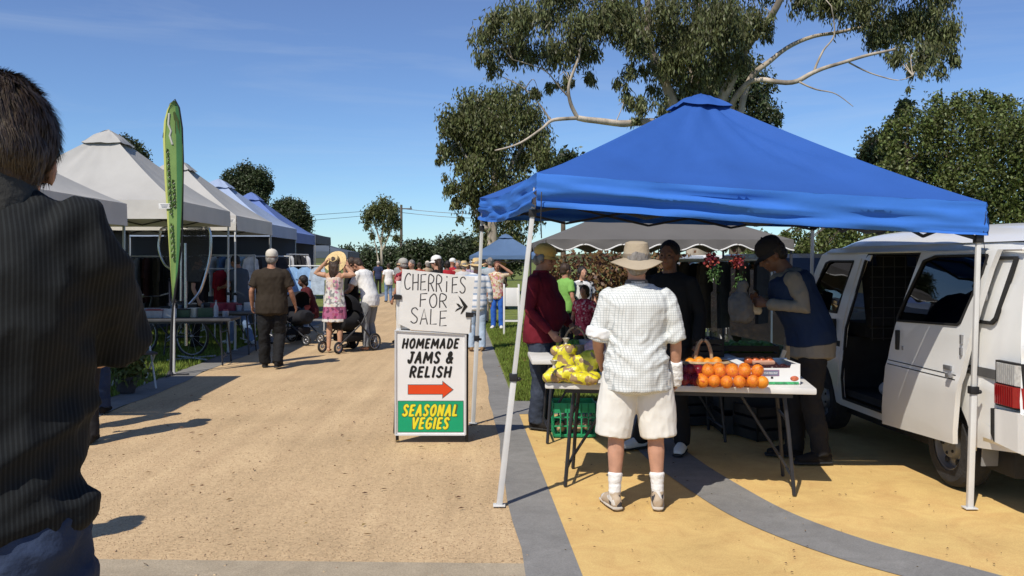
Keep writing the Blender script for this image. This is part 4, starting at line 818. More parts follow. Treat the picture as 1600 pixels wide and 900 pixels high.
# ================================================================ other vehicles, far right
def car(name, label, loc, rz, c, van_=False):
    g = thing(name, label, 'car', loc, rz); pm = M('car_paint_' + name, c, .25, .05, 3, coat=.6)
    prof = [(-2.0, .35), (-2.05, .75), (-1.9, 1.0), (-1.75, 1.6), (-1.5, 1.72), (.2, 1.72), (.95, 1.1), (1.85, .98), (2.0, .7), (2.0, .35)]
    m = MB(); n = len(prof); hw = .84; xs = [(-hw * .97, .0), (-hw, .5), (hw, .5), (hw * .97, 0)]
    vs = []
    for sx in (-1, -.92, .92, 1):
        for y, z in prof: k = 1 - .16 * max(0, z - .95) ; vs.append((hw * sx * k, y * (.985 if abs(sx) == 1 else 1), z - (.02 if abs(sx) == 1 else 0)))
    m.add(vs, [(a * n + i, a * n + (i + 1) % n, (a + 1) * n + (i + 1) % n, (a + 1) * n + i) for a in range(3) for i in range(n)] + [tuple(range(n)), tuple(reversed(range(3 * n, 4 * n)))])
    m.build('body', pm, g, 40)
    q = MB(); q.prism([(-.66, .33, 1.64), (.66, .33, 1.64), (.72, .9, 1.16), (-.72, .9, 1.16)], (0, .012, .012)); q.build('windscreen', glass_d, g)
    for s in (-1, 1):
        q = MB(); q.prism([(s * .80, -1.6, 1.1), (s * .74, -1.5, 1.6), (s * .74, .1, 1.6), (s * .80, .62, 1.1)], (s * .012, 0, 0)); q.build('side_window', glass_d, g)
        q = MB(); q.ball((s * .62, 1.96, .82), (.16, .06, .1), 12, 7); q.build('headlight', lampclr, g)
        for y in (-1.25, 1.25): wheel(s * .74, y, .33, .33, .2, s, g)
    q = MB(); q.box((0, 2.02, .8), (.8, .03, .14), None, .01); q.build('grille', rub, g); q = MB(); q.box((0, 2.04, .5), (1.66, .1, .18), None, .03); q.build('front_bumper', pm, g)
    q = MB(); q.box((-.4, .7, 1.2), (.3, .01, .01)); return g
car('white_car', 'white car facing the stall, its windscreen showing under the grey canopy', (at(1192, 408, 15.8).x, 17.6, 0), R(184), (.7, .7, .69))
car('dark_car', 'dark four wheel drive parked behind the vendor in the cap', (at(1275, 408, 14).x, 14.6, 0), R(190), (.02, .022, .025))
# ================================================================ PEOPLE
def skin(n, c): return M('skin_' + n, c, .55, .12, 18, .08, 60, spec=.35)
sk_f = skin('fair', (.5, .27, .18)); sk_t = skin('tan', (.4, .2, .125)); sk_d = skin('deep', (.17, .085, .055)); eye_m = M('eye_dark', (.02, .015, .012), .2); 
def cloth(n, c, var=.1, bump=.2, sc=5, bsc=14, rough=.85): return M(n, c, rough, var, sc, bump, bsc, spec=.2)
def hairm(n, c): return M('hair_' + n, c, .55, .5, 26, .5, 90, spec=.4, stretch=(1, 1, .3))
h_br = hairm('brown', (.045, .026, .016)); h_gr = hairm('grey', (.22, .2, .18)); h_bl = hairm('blonde', (.3, .19, .08)); h_dk = hairm('dark', (.018, .013, .011))
def person(label, loc, rz=0, H=1.75, top=None, bottom=None, skinm=sk_f, hair=None, hat=None, shoes=None, arms=None, legs=None, lean=0, head=(0, 0), girth=1., belly=0., vox=.013, face=False, socks=None, sleeve=.62, long_=False, collar=False, untuck=.80, short=False, skirt=None, wr=.008, group=None, hips=.93, curl=.35, loose=1.0, seat_drop=0, backless=False, skin_arms=True, seed=0, topmat2=None, neck=0, headx=0, fold=0, sideburn=0, cat='person'):
    g = thing('person', label, cat, loc, rz, group); s = H / 1.75; hz = .93 - seat_drop
    T = lambda m: m
    def B(p):
        p = Vector(p); k = max(0, min(1, (p.z - .98) / .32)); a = -lean * (.35 + .65 * k) if p.z > .95 else 0
        q = Vector((p.x, p.y, p.z - .95)); q = Matrix.Rotation(a, 3, 'X') @ q; return q + Vector((0, 0, .95 - seat_drop))
    X = (1, 0, 0)
    arms = arms or [((-.26, -.03, 1.15), (-.27, .06, .93)), ((.26, -.03, 1.15), (.27, .06, .93))]
    legs = legs or [((-.1, .02, .49), (-.105, -.02, .085), 8), ((.1, .02, .49), (.105, -.02, .085), 8)]
    sh = [B((-.178 * girth ** .5, -.01, 1.41)), B((.178 * girth ** .5, -.01, 1.41))]; hip = [Vector((-.095, 0, .88 - seat_drop)), Vector((.095, 0, .88 - seat_drop))]
    arms = [tuple(Vector(q) for q in a) for a in arms]; legs = [(Vector(l[0]), Vector(l[1]), l[2] if len(l) > 2 else 8) for l in legs]
    rings = [(.83, .14, .10, -.01), (.90, .172, .125, -.012), (.98, .17, .122, -.005), (1.08, .158, .112 + belly * .5, .006 + belly * .5), (1.18, .158, .115 + belly * .35, .008 + belly * .35), (1.30, .176, .122, 0), (1.38, .184, .115, -.008), (1.435, .165, .095, -.012), (1.475, .1, .072, -.014), (1.515, .062, .058, -.008)]
    def torso(m, k, z0=0, z1=9, grow=0, kx=1):
        rr = [r for r in rings if z0 <= r[0] <= z1]; m.tube([B((0, r[3], r[0])) for r in rr], [((r[1] * girth * kx + grow) * k, (r[2] * girth + grow) * k) for r in rr], 20, X, .4)
    hd = B((0, .012, 1.635)); nk = B((0, -.012, 1.49)); HR = Matrix.Rotation(R(head[0]), 3, 'Z') @ Matrix.Rotation(-lean * .6 - R(head[1]), 3, 'X')
    hd = nk + HR @ Vector((headx, .026, .145 + neck))
    hp = lambda *p: hd + HR @ Vector(p)
    bm_ = MB()
    # body: skull, jaw, features, neck, torso, limbs, hands
    bm_.ball(hp(0, -.012, .022), (.076, .096, .098), 16, 12, HR); bm_.ball(hp(0, .028, -.045), (.057, .062, .068), 12, 9, HR); bm_.ball(hp(0, .055, -.088), (.03, .03, .024), 10, 7, HR)
    bm_.tube([hp(0, .085, .018), hp(0, .1, -.008), hp(0, .108, -.026), hp(0, .09, -.036)], [.011, .012, .017, .012], 8)
    for sx in (-1, 1):
        bm_.ball(hp(sx * .079, -.012, -.008), (.012, .02, .034), 8, 7, HR); bm_.ball(hp(sx * .034, .078, .022), (.028, .014, .009), 8, 6, HR); bm_.ball(hp(sx * .042, .062, -.028), (.024, .024, .024), 8, 6, HR)
    bm_.ball(hp(0, .082, -.057), (.026, .013, .007), 8, 6, HR); bm_.ball(hp(0, .08, -.069), (.022, .013, .008), 8, 6, HR)
    bm_.tube([hp(0, -.02, -.03), hp(0, -.022, -.08), nk, B((0, -.012, 1.44))], [.056, .055 * girth ** .4, .062 * girth ** .4, .08], 14)
    torso(bm_, .88 if not backless else .93, .83, 1.48)
    hk = .9 if vox < .012 else 1.12
    for i, (e, w_) in enumerate(arms):
        S_ = sh[i]; bm_.tube([S_, S_.lerp(e, .3), S_.lerp(e, .7), e, e.lerp(w_, .3), e.lerp(w_, .7), w_], [.055, .05, .043, .038, .041, .033, .027], 10)
        d = (w_ - e).normalized(); inn = Vector((-1 if i else 1, 0, 0)); nrm = (inn - d * inn.dot(d)); 
        if nrm.length < .2: nrm = Vector((0, 0, -1)) - d * (-d.z)
        nrm.normalize(); sd2 = d.cross(nrm) * (1 if i else -1)      # thumb side
        pe = w_ + d * .085; bm_.tube([w_ - d * .01, w_ + d * .04, pe], [(.024, .02), (.036, .017), (.04, .014)], 10, sd2)
        for k, (o, l) in enumerate([(.032, .068), (.011, .078), (-.011, .073), (-.031, .056)]):
            p = pe + sd2 * o - d * .008; dd = d.copy(); pts = [p]; cu_ = curl * (1 + .18 * k)
            for q in (.45, .32, .23):
                dd = (dd * math.cos(cu_) + nrm * math.sin(cu_)); p = p + dd.normalized() * l * q; pts.append(p); cu_ = curl * (1.2 + .1 * k)
            bm_.tube(pts, [.0095 * hk, .0092 * hk, .0085 * hk, .007 * hk], 7)
        p = w_ + d * .03 + sd2 * .026; dd = (d * .72 + sd2 * .55 + nrm * .42).normalized(); p2 = p + dd * .042; d3 = (d * .85 + sd2 * .1 + nrm * .5).normalized(); bm_.tube([p, p2, p2 + d3 * .03], [.013 * hk, .0105 * hk, .0085 * hk], 7)
    for i, (k, a, t) in enumerate(legs):
        h = hip[i]; bm_.tube([h, h.lerp(k, .35), h.lerp(k, .8), k, k.lerp(a, .28), k.lerp(a, .6), a], [.085, .078, .062, .055, .057, .045, .034], 12); 
        f = Matrix.Rotation(R(t if i == 0 else -t), 3, 'Z') @ Vector((0, 1, 0)); bm_.tube([a - f * .03 - Vector((0, 0, .04)), a + f * .06 - Vector((0, 0, .045)), a + f * .15 - Vector((0, 0, .06))], [(.03, .032), (.036, .028), (.034, .016)], 10)
    me = fuse(bm_, vox, 3); me.materials.append(skinm); g_s = []
    me.transform(Matrix.Scale(s, 4)); body = link('body', me, g, 180)
    def part(name, mb, mat, fv=None, amp=0, sc=(7, 7, 4), it=3, mask=None, flat=False):
        if fv: me = fuse(mb, fv, it)
        else: me = mb.mesh(name)
        if amp: wrinkle(me, amp, sc, seed + len(name), mask)
        if flat:
            for v in me.vertices: v.co.z = max(v.co.z, .0)
        me.materials.clear(); me.materials.append(mat); me.transform(Matrix.Scale(s, 4)); return link(name, me, g, 180 if fv else 50)
    if face:
        m = MB()
        for sx in (-1, 1): m.ball(hp(sx * .032, .078, .004), (.013, .01, .007), 8, 6, HR)
        part('eyes', m, eye_m)
        m = MB(); m.ball(hp(0, .0885, -.063), (.023, .007, .004), 8, 6, HR); part('mouth', m, M('lip', (.3, .1, .08), .5))
    if top:
        m = MB(); z0 = untuck; rings_b = rings
        rr = [r for r in rings if r[0] >= z0 - .01 and r[0] <= 1.48]; gr_ = .012 * loose
        if rr[0][0] > z0 + .02 or rr[0][0] < z0: pass
        r9 = rings[2]; rr = [(r[0], max(r[1], r9[1] * (.985 if loose > 1.1 else .9)), max(r[2], r9[2]), r[3]) if r[0] < .98 else r for r in rr]
        pts = [B((0, rr[0][3], z0))] + [B((0, r[3], r[0])) for r in rr]; rad = [((rr[0][1] * girth + gr_ * 1.6) * 1.04, (rr[0][2] * girth + gr_ * 1.8) * 1.05)] + [((r[1] * girth + gr_ * (1.5 if r[0] < 1.3 else 1)) * 1.03, (r[2] * girth + gr_ * (1.6 if r[0] < 1.3 else 1)) * 1.04) for r in rr]
        m.tube(pts, rad, 24, X, .25)
        for i, (e, w_) in enumerate(arms):
            S_ = sh[i]; inner = S_; m.ball(S_ + Vector((0, 0, -.004)), .066 * loose ** .35, 14, 10); m.tube([B((-.05 if i == 0 else .05, -.016, 1.462)), S_.lerp(B((0, -.01, 1.452)), .3)], [.05, .058], 12)
            if long_: m.tube([S_, S_.lerp(e, .5), e, e.lerp(w_, .5), w_.lerp(e, .06)], [.066, .06, .053, .05, .042], 12)
            elif sleeve > .05: m.tube([S_, S_.lerp(e, .35), S_.lerp(e, sleeve)], [.066 * loose ** .4, .066 * loose ** .45, .066 * loose ** .6], 14, cap=.1)
        mat_ = top
        so_ = part('shirt', m, mat_, min(vox, .012), wr, (9, 9, 5))
        if fold:
            md = so_.data; nn_ = [v.normal.copy() for v in md.vertices]
            for v, n_ in zip(md.vertices, nn_):
                p = v.co / s; k = math.exp(-((p.z - 1.06) / .13) ** 2) + .55 * math.exp(-((abs(p.x) - .2) / .07) ** 2) * (1 if p.z > 1.1 else .3); q = Vector((p.x * 3.2 + p.z * 2, p.y * 3, p.z * 12 - abs(p.x) * 9)); v.co += n_ * (fold * k * (.25 - abs(noise.noise(q)) * 1.5 + .3 * noise.noise(q * 2.1)))
        if topmat2:                                        # sleeveless over-garment
            m = MB(); rr = [r for r in rings if r[0] >= .9 and r[0] <= 1.45]; m.tube([B((0, r[3], r[0])) for r in rr], [((r[1] * girth + gr_ + .018) * 1.04, (r[2] * girth + gr_ + .02) * 1.05) for r in rr], 24, X, .25)
            for i in (0, 1): m.ball(sh[i].lerp(B((0, -.01, 1.41)), .25), (.08, .085, .07), 12, 8)
            part('vest', m, topmat2, min(vox, .012), wr, (8, 8, 5))
        if collar:
            m = MB(); cz = B((0, -.012, 1.49)); m.lathe([(.07, -.035), (.078, .0), (.066, .032), (.074, .03), (.088, -.008), (.08, -.04)], cz, 20, HR.lerp(Matrix.Identity(3), .6) if False else None); part('collar', m, collar if collar is not True else top)
    if skirt:
        m = MB(); m.tube([B((0, r[0], z)) for r, z in [((0,), 1.36), ((0,), 1.25), ((0,), 1.12)]] and [B((0, 0, 1.37)), B((0, 0, 1.28)), B((0, 0, 1.15)), B((0, 0, 1.0)), Vector((0, 0, .86)), Vector((0, 0, .72)), Vector((0, .0, skirt[1]))], [(.165, .118), (.168, .125), (.158, .118), (.178, .135), (.205, .165), (.22, .18), (.235, .19)], 26, X, .05)
        part('dress', m, skirt[0], min(vox, .012), .014, (11, 11, 2.2))
        m = MB()
        for sx in (-1, 1): m.tube([B((sx * .1, .09, 1.36)), B((sx * .085, .06, 1.46)), B((sx * .075, -.02, 1.47)), B((sx * .085, -.09, 1.38))], .009, 6)
        part('shoulder_strap', m, skirt[0])
    if bottom:
        m = MB(); rr = [r for r in rings if r[0] <= 1.02]; m.tube([B((0, r[3], r[0])) for r in rr], [(r[1] * girth + .012, r[2] * girth + .014) for r in rr], 22, X, .3)
        for i, (k, a, t) in enumerate(legs):
            h = hip[i] + Vector((.012 if i else -.012, 0, 0)) * (1 if short else 0); lk = 1 + .35 * (loose - 1)
            if short: e = k.lerp(h, .02 if short is True else short) + Vector((.022 if i else -.022, 0, 0)); m.tube([h + Vector((0, 0, .02)), h.lerp(e, .5), e], [.108 * girth, (.110 * girth ** .9 * lk, .103 * lk), (.101 * girth ** .9 * lk, .103 * lk)], 16, X, .08)
            else: m.tube([h, h.lerp(k, .5), k, k.lerp(a, .5), a + Vector((0, 0, -.02))], [.1 * girth, .088 * lk * girth ** .5, .072 * lk, .07 * lk, .068 * lk], 14, X, .1)
        part('shorts' if short else 'trousers', m, bottom, min(vox, .012), wr * (.6 if short else 1.1), (10, 10, 5 if short else 9))
    if shoes:
        for i, (k, a, t) in enumerate(legs):
            f = Matrix.Rotation(R(t if i == 0 else -t), 3, 'Z') @ Vector((0, 1, 0)); zb = a.z - .085; q = Vector((a.x, a.y, zb))
            m = MB(); m.tube([q - f * .055 + Vector((0, 0, .045)), q - f * .02 + Vector((0, 0, .05)), q + f * .05 + Vector((0, 0, .05)), q + f * .12 + Vector((0, 0, .04)), q + f * .19 + Vector((0, 0, .03))], [(.034, .046), (.039, .052), (.044, .05), (.05, .04), (.036, .026)], 14, Vector((0, 0, 1)).cross(f), .7); m.tube([q + Vector((0, 0, .05)), a + Vector((0, 0, .03))], [(.042), (.044)], 10)
            shm = shoes[0] if isinstance(shoes, tuple) else shoes
            o = part('shoe', m, shm, .009, 0)
            for v in o.data.vertices: v.co.z = max(v.co.z, zb * s + .012)
            if vox <= .013:
                m = MB(); m.tube([q - f * .07 + Vector((0, 0, .012)), q + f * .06 + Vector((0, 0, .012)), q + f * .215 + Vector((0, 0, .012))], [(.04, .014), (.05, .014), (.044, .014)], 14, Vector((0, 0, 1)).cross(f), .6); so = part('sole', m, shoes[1] if isinstance(shoes, tuple) else rub, .009, 0)
                for v in so.data.vertices: v.co.z = max(v.co.z, zb * s + .001)
            if socks: m = MB(); m.tube([a + Vector((0, 0, -.01)), a.lerp(k, .2), a.lerp(k, socks)], [.04, .043, .052], 14); part('sock', m, M('sock_white', (.78, .78, .76), .9, .05, 20, .3, 60), .008, .003, (5, 5, 40))
    if hair:
        st, hm = hair; m = MB()
        if st == 'short': m.ball(hp(0, -.026, .036), (.085, .1, .099), 18, 12, HR); m.ball(hp(0, -.058, -.02), (.07, .06, .06), 14, 9, HR)
        elif st == 'bob': m.ball(hp(0, -.03, .03), (.098, .105, .108), 18, 12, HR); m.ball(hp(0, -.06, -.05), (.095, .06, .08), 14, 9, HR)
        elif st == 'long': m.ball(hp(0, -.03, .03), (.092, .104, .106), 18, 12, HR); m.tube([hp(0, -.08, .02), hp(0, -.1, -.08), hp(0, -.1, -.2), hp(0, -.09, -.3)], [(.085, .05), (.09, .045), (.08, .035), (.04, .02)], 12, X)
        elif st == 'fringe': m.ball(hp(0, -.06, -.02), (.078, .058, .06), 14, 9, HR); [m.ball(hp(sx * .07, -.02, -.0), (.02, .04, .045), 9, 7, HR) for sx in (-1, 1)]
        part('hair', m, hm, min(vox, .012) * .8, .006, (30, 30, 14), 2)
    if hat:
        kind, hm = hat[0], hat[1]; m = MB()
        tilt = HR @ Matrix.Rotation(R(hat[2] if len(hat) > 2 else 0), 3, 'X')
        hq = lambda p: hp(0, -.012, .045) + tilt @ Vector(p)
        if kind == 'cap':
            n = 20; pr = [(.094, -.01), (.0975, .012), (.097, .035), (.088, .065), (.066, .09), (.034, .104), (.001, .108)]; vs = []
            cm = Matrix.Diagonal((.93, 1.12, 1.0)); m.lathe(pr, hq((0, 0, 0)), n, tilt @ cm); part('cap', m, hm)
            m = MB(); v_ = []
            for j in range(4):
                for i in range(13):
                    a = math.pi * i / 12; rr_ = 1 + .62 * (j / 3) * math.sin(a) ** .75; v_.append(hq((.09 * math.cos(a) * (1 + .05 * j / 3), .1 * math.sin(a) * rr_, -.004 - .018 * (j / 3) - .012 * (math.cos(a) ** 2) * (j / 3))))
            m.add(v_, [(j * 13 + i, j * 13 + i + 1, (j + 1) * 13 + i + 1, (j + 1) * 13 + i) for j in range(3) for i in range(12)]); m.add([v - tilt @ Vector((0, 0, .006)) for v in v_], [(j * 13 + i, (j + 1) * 13 + i, (j + 1) * 13 + i + 1, j * 13 + i + 1) for j in range(3) for i in range(12)]); part('visor', m, hat[3] if len(hat) > 3 else hm)
            m = MB(); m.ball(hq((0, 0, .108)), .008, 8, 5); part('button', m, hm)
        else:
            br, chh, dr = hat[3]; n = 40; vs = []; pr = [(.0, chh), (.05, chh - .002), (.078, chh - .012), (.086, chh * .6), (.094, .0), (.1, -.012)] + [(.1 + (br - .1) * q, -.012 - dr * q ** 1.4) for q in (.3, .6, .85, 1.0)] + [(br - .004, -.012 - dr - .006), (.104, -.02)]
            for r_, z_ in pr:
                for j in range(n):
                    a = 2 * math.pi * j / n; k = max(0, (r_ - .1) / (br - .1)) if br > .1 else 0; zz = z_ + k * (.014 * math.sin(2 * a + seed) + .008 * math.sin(3 * a + 1 + seed)); vs.append(hq((r_ * math.cos(a) * .96, r_ * math.sin(a) * 1.08, zz + .004)))
            m.add(vs, [(i * n + j, i * n + (j + 1) % n, (i + 1) * n + (j + 1) % n, (i + 1) * n + j) for i in range(len(pr) - 1) for j in range(n)]); part('hat', m, hm)
            m = MB(); m.lathe([(.0955, .004), (.0965, .006), (.0945, .03), (.093, .03)], hq((0, 0, 0)), 30, tilt @ Matrix.Diagonal((.96, 1.08, 1))); part('hat_band', m, hat[4] if len(hat) > 4 else hm)
    g['_s'] = s; return g, B, hp, arms, legs, s
def extra(g, name, mb, mat, s, fv=None, amp=0, sc=(8, 8, 8), smooth=60):
    me = fuse(mb, fv, 2) if fv else mb.mesh(name)
    if amp: wrinkle(me, amp, sc, 3)
    me.materials.clear(); me.materials.append(mat); me.transform(Matrix.Scale(s, 4)); return link(name, me, g, smooth)
def line_cloth(name, base, line, sx, sz, w1=.12, bump=.25, vert=True, horiz=True, wob=.0, rough=.85):
    m = cloth(name, base, .04, bump, 4, 12, rough); t, p = nodes_of(m); src = p.inputs['Base Color'].links[0].from_socket
    c = t.nodes.new('ShaderNodeTexCoord'); sp = t.nodes.new('ShaderNodeSeparateXYZ'); t.links.new(c.outputs['Object'], sp.inputs[0]); facs = []
    xy = t.nodes.new('ShaderNodeMath'); xy.operation = 'MULTIPLY_ADD'; t.links.new(sp.outputs['Y'], xy.inputs[0]); xy.inputs[1].default_value = .6; t.links.new(sp.outputs['X'], xy.inputs[2])
    for sock, k, on_ in ((xy.outputs[0], sx, vert), (sp.outputs['Z'], sz, horiz)):
        if not on_: continue
        a = t.nodes.new('ShaderNodeMath'); a.operation = 'MULTIPLY'; a.inputs[1].default_value = k; t.links.new(sock, a.inputs[0])
        f = t.nodes.new('ShaderNodeMath'); f.operation = 'FRACT'; t.links.new(a.outputs[0], f.inputs[0]); l = t.nodes.new('ShaderNodeMath'); l.operation = 'LESS_THAN'; l.inputs[1].default_value = w1; t.links.new(f.outputs[0], l.inputs[0]); facs.append(l.outputs[0])
    mx_ = facs[0]
    if len(facs) > 1: q = t.nodes.new('ShaderNodeMath'); q.operation = 'MAXIMUM'; t.links.new(facs[0], q.inputs[0]); t.links.new(facs[1], q.inputs[1]); mx_ = q.outputs[0]
    k = t.nodes.new('ShaderNodeMix'); k.data_type = 'RGBA'; t.links.new(mx_, k.inputs['Factor']); t.links.new(src, k.inputs['A']); k.inputs['B'].default_value = (*line, 1); t.links.new(k.outputs['Result'], p.inputs['Base Color']); return m
def spot_cloth(name, cols, scale, zband=None):
    m = cloth(name, cols[0], .04); t, p = nodes_of(m); c = t.nodes.new('ShaderNodeTexCoord'); v = t.nodes.new('ShaderNodeTexVoronoi'); v.inputs['Scale'].default_value = scale; t.links.new(c.outputs['Object'], v.inputs['Vector'])
    s_ = t.nodes.new('ShaderNodeSeparateColor'); t.links.new(v.outputs['Color'], s_.inputs[0]); r = t.nodes.new('ShaderNodeValToRGB'); r.color_ramp.interpolation = 'CONSTANT'
    e = r.color_ramp.elements; e[0].position = 0; e[0].color = (*cols[0], 1); e[1].position = .45; e[1].color = (*cols[1], 1)
    for i, cc in enumerate(cols[2:]): q = e.new(.62 + .14 * i); q.color = (*cc, 1)
    t.links.new(s_.outputs[0], r.inputs[0]); out = r.outputs[0]
    if zband:
        sp = t.nodes.new('ShaderNodeSeparateXYZ'); t.links.new(c.outputs['Object'], sp.inputs[0]); b = t.nodes.new('ShaderNodeValToRGB'); b.color_ramp.interpolation = 'CONSTANT'
        mr = t.nodes.new('ShaderNodeMapRange'); mr.inputs['From Min'].default_value = .4; mr.inputs['From Max'].default_value = 1.4; t.links.new(sp.outputs['Z'], mr.inputs[0]); t.links.new(mr.outputs[0], b.inputs[0])
        e = b.color_ramp.elements; e[0].position = 0; e[0].color = (*zband[0][1], 1); e[1].position = zband[1][0]; e[1].color = (*zband[1][1], 1)
        for z, cc in zband[2:]: q = e.new(z); q.color = (*cc, 1)
        k = t.nodes.new('ShaderNodeMix'); k.data_type = 'RGBA'; k.blend_type = 'MULTIPLY'; k.inputs['Factor'].default_value = 1; t.links.new(out, k.inputs['A']); t.links.new(b.outputs[0], k.inputs['B']); out = k.outputs['Result']
    t.links.new(out, p.inputs['Base Color']); return m
jeans = cloth('denim', (.028, .042, .082), .25, .3, 7, 40); jeans_l = cloth('light_denim', (.16, .24, .38), .2, .3, 6, 40); darkp = cloth('dark_trousers', (.022, .021, .022)); blk = cloth('black_cloth', (.014, .014, .015)); greyp = cloth('grey_shorts_cloth', (.2, .21, .22)); whitec = cloth('white_cotton', (.76, .75, .72), .04); beige = cloth('beige_cloth', (.42, .34, .24)); redc = cloth('red_cloth', (.36, .02, .03)); navyc = cloth('navy_cloth', (.018, .03, .075)); shoe_b = cloth('black_shoe', (.016, .014, .013)); shoe_w = cloth('white_shoe', (.65, .64, .6)); shoe_t = cloth('tan_shoe', (.3, .19, .1)); straw = M('straw', (.68, .5, .24), .8, .18, 30, .5, 120); strawd = M('straw_band', (.3, .16, .07), .8, .2, 30)

# ---- 1 man in white checked shirt at the table
check = line_cloth('white_check', (.7, .715, .69), (.46, .49, .485), 64, 64, .22, .3); shortw = cloth('cream_shorts_cloth', (.74, .72, .66), .05, .3, 4, 9); khaki = M('khaki_hat', (.4, .33, .235), .85, .08, 9, .2, 60); bandage = M('bandage', (.8, .79, .77), .9, .05, 30, .5, 50)
trainer = spot_cloth('trainer_cloth', [(.45, .36, .26), (.45, .36, .26), (.62, .6, .56), (.06, .06, .07)], 26)
g, B, hp, A_, L_, s = person('man in white checked shirt, cream shorts and khaki hat at the fruit table', (.81, 5.83, 0), R(0), 1.69, check, shortw, sk_f, ('short', h_gr), ('brim', khaki, 5, (.182, .108, .034), M('khaki_band', (.27, .22, .16), .9, .1, 20)), (trainer, M('pale_sole', (.5, .45, .38), .8, .1, 20)),
    arms=[((-.262, -.0, 1.13), (-.225, .2, .96)), ((.262, -.02, 1.13), (.272, .05, .88))], legs=[((-.135, .01, .49), (-.15, -.02, .085), 14), ((.13, .01, .49), (.14, -.02, .085), 8)], girth=1.14, belly=.02, vox=.0085, socks=.36, sleeve=1.02, fold=.02, collar=check, untuck=.80, short=-.02, loose=1.22, wr=.013, face=True, seed=2, curl=.5)
m = MB(); S0 = B((-.2, -.01, 1.425)); e = A_[0][0]; m.tube([S0.lerp(e, .74), S0.lerp(e, .95)], [.088, .088], 18, cap=.1); extra(g, 'rolled_cuff', m, M('cuff_white', (.8, .8, .79), .8, .03, 4, .2, 12), s, .01, .006, (20, 20, 30), 180)
m = MB(); e, w_ = A_[1]; m.tube([e.lerp(w_, .62), e.lerp(w_, .8), w_ + (w_ - e).normalized() * .03], [.047, .047, .05], 16, cap=.2); m.ball(w_ + (w_ - e).normalized() * .05, (.045, .05, .035)); extra(g, 'bandage', m, bandage, s, .008, .005, (10, 10, 40), 180)
m = MB(); m.lathe([(.075, -.03), (.08, -.01), (.07, .012), (.064, .012)], B((0, -.01, 1.52)), 20); extra(g, 'neck_flap', m, M('grey_neck', (.1, .1, .1), .9), s)
# ---- 2 foreground man in black polo, seen from behind, close to the camera
polo = line_cloth('black_polo', (.009, .010, .011), (.017, .0195, .021), 105, 1, .4, .25, horiz=False); 
g, B, hp, A_, L_, s = person('tall brown haired man in a striped black polo at the left edge', (-1.02, 1.67, 0), R(6), 2.02, polo, jeans, sk_f, ('short', h_br), None, shoe_b, arms=[((-.28, .02, 1.14), (-.2, .25, 1.05)), ((.185, .15, 1.24), (.04, .3, 1.2))], girth=1.04, belly=.03, vox=.009, sleeve=.96, fold=.03, collar=M('polo_collar', (.04, .039, .035), .8, .1, 9, .3, 40), untuck=.965, loose=1.15, wr=.02, head=(20, 5), headx=.048, neck=-.082, seed=5)
m = MB(); cz = B((.02, -.02, 1.5)); m.lathe([(.092, -.045), (.09, .0), (.074, .034), (.08, .036), (.1, -.008), (.104, -.05)], cz, 28); extra(g, 'turned_collar', m, MATS['polo_collar'], s)
m = MB(); nz_ = []; rr = random.Random(3)                        # hair strands: real thin tufts over the scalp
vs = []; fs = []
for i in range(26000):
    a = rr.uniform(0, 2 * math.pi); zc = rr.uniform(-.93, 1); r_ = math.sqrt(1 - zc * zc); n_ = Vector((r_ * math.cos(a), r_ * math.sin(a), zc))
    if n_.y > .5 and n_.z < .5: continue
    if n_.z < -.55 and n_.y > -.2: continue
    c0 = Vector((0, -.026, .036)) + Vector((n_.x * .086, n_.y * .101, n_.z * .1))
    if n_.z < -.1: c0.y -= .008; 
    fl = Vector((n_.x * .3 + .12, -.25 - .3 * max(0, n_.z), -.85 + .25 * max(0, n_.z))); fl = (fl - n_ * fl.dot(n_)).normalized(); l = rr.uniform(.022, .046)
    cl2 = noise.noise(n_ * 7) * .35; fl = (fl + n_ * (.08 + .22 * cl2 + rr.uniform(-.06, .08)) + Vector((noise.noise(n_ * 5) * .5, noise.noise(n_ * 5 + Vector((3, 0, 0))) * .4, 0)) + Vector((rr.uniform(-.12, .12), rr.uniform(-.12, .12), rr.uniform(-.1, .1))))
    if n_.z > .8 : fl += Vector((0, 0, .15 * rr.random()))
    fl.normalize(); sd3 = fl.cross(n_).normalized() * .0008; k = len(vs); p0 = hp(*c0); p1 = hp(*(c0 + fl * l * .6 + n_ * .002)); p2 = hp(*(c0 + fl * l - n_ * .002)); sw_ = Vector(hp(*sd3)) - Vector(hp(0, 0, 0))
    vs += [p0 - sw_, p0 + sw_, p1 + sw_ * .8, p1 - sw_ * .8, p2]; fs += [(k, k + 1, k + 2, k + 3), (k + 3, k + 2, k + 4)]
m.add(vs, fs); me = m.mesh('hair_strands', False); me.materials.append(M('hair_strand', (.05, .034, .022), .5, .3, 20, island=.55, spec=.5)); me.transform(Matrix.Scale(s, 4)); o = link('hair_strands', me, g, None); o['kind'] = 'stuff'
m = MB(); 
for sx in (-1, 1): m.prism([(sx * .1 - .075, -.170, .86), (sx * .1 + .075, -.170, .86), (sx * .1 + .07, -.165, .75), (sx * .1, -.162, .73), (sx * .1 - .07, -.165, .75)], (0, -.004, 0))
extra(g, 'back_pocket', m, M('denim_pocket', (.034, .05, .095), .9, .25, 9, .3, 40), s)
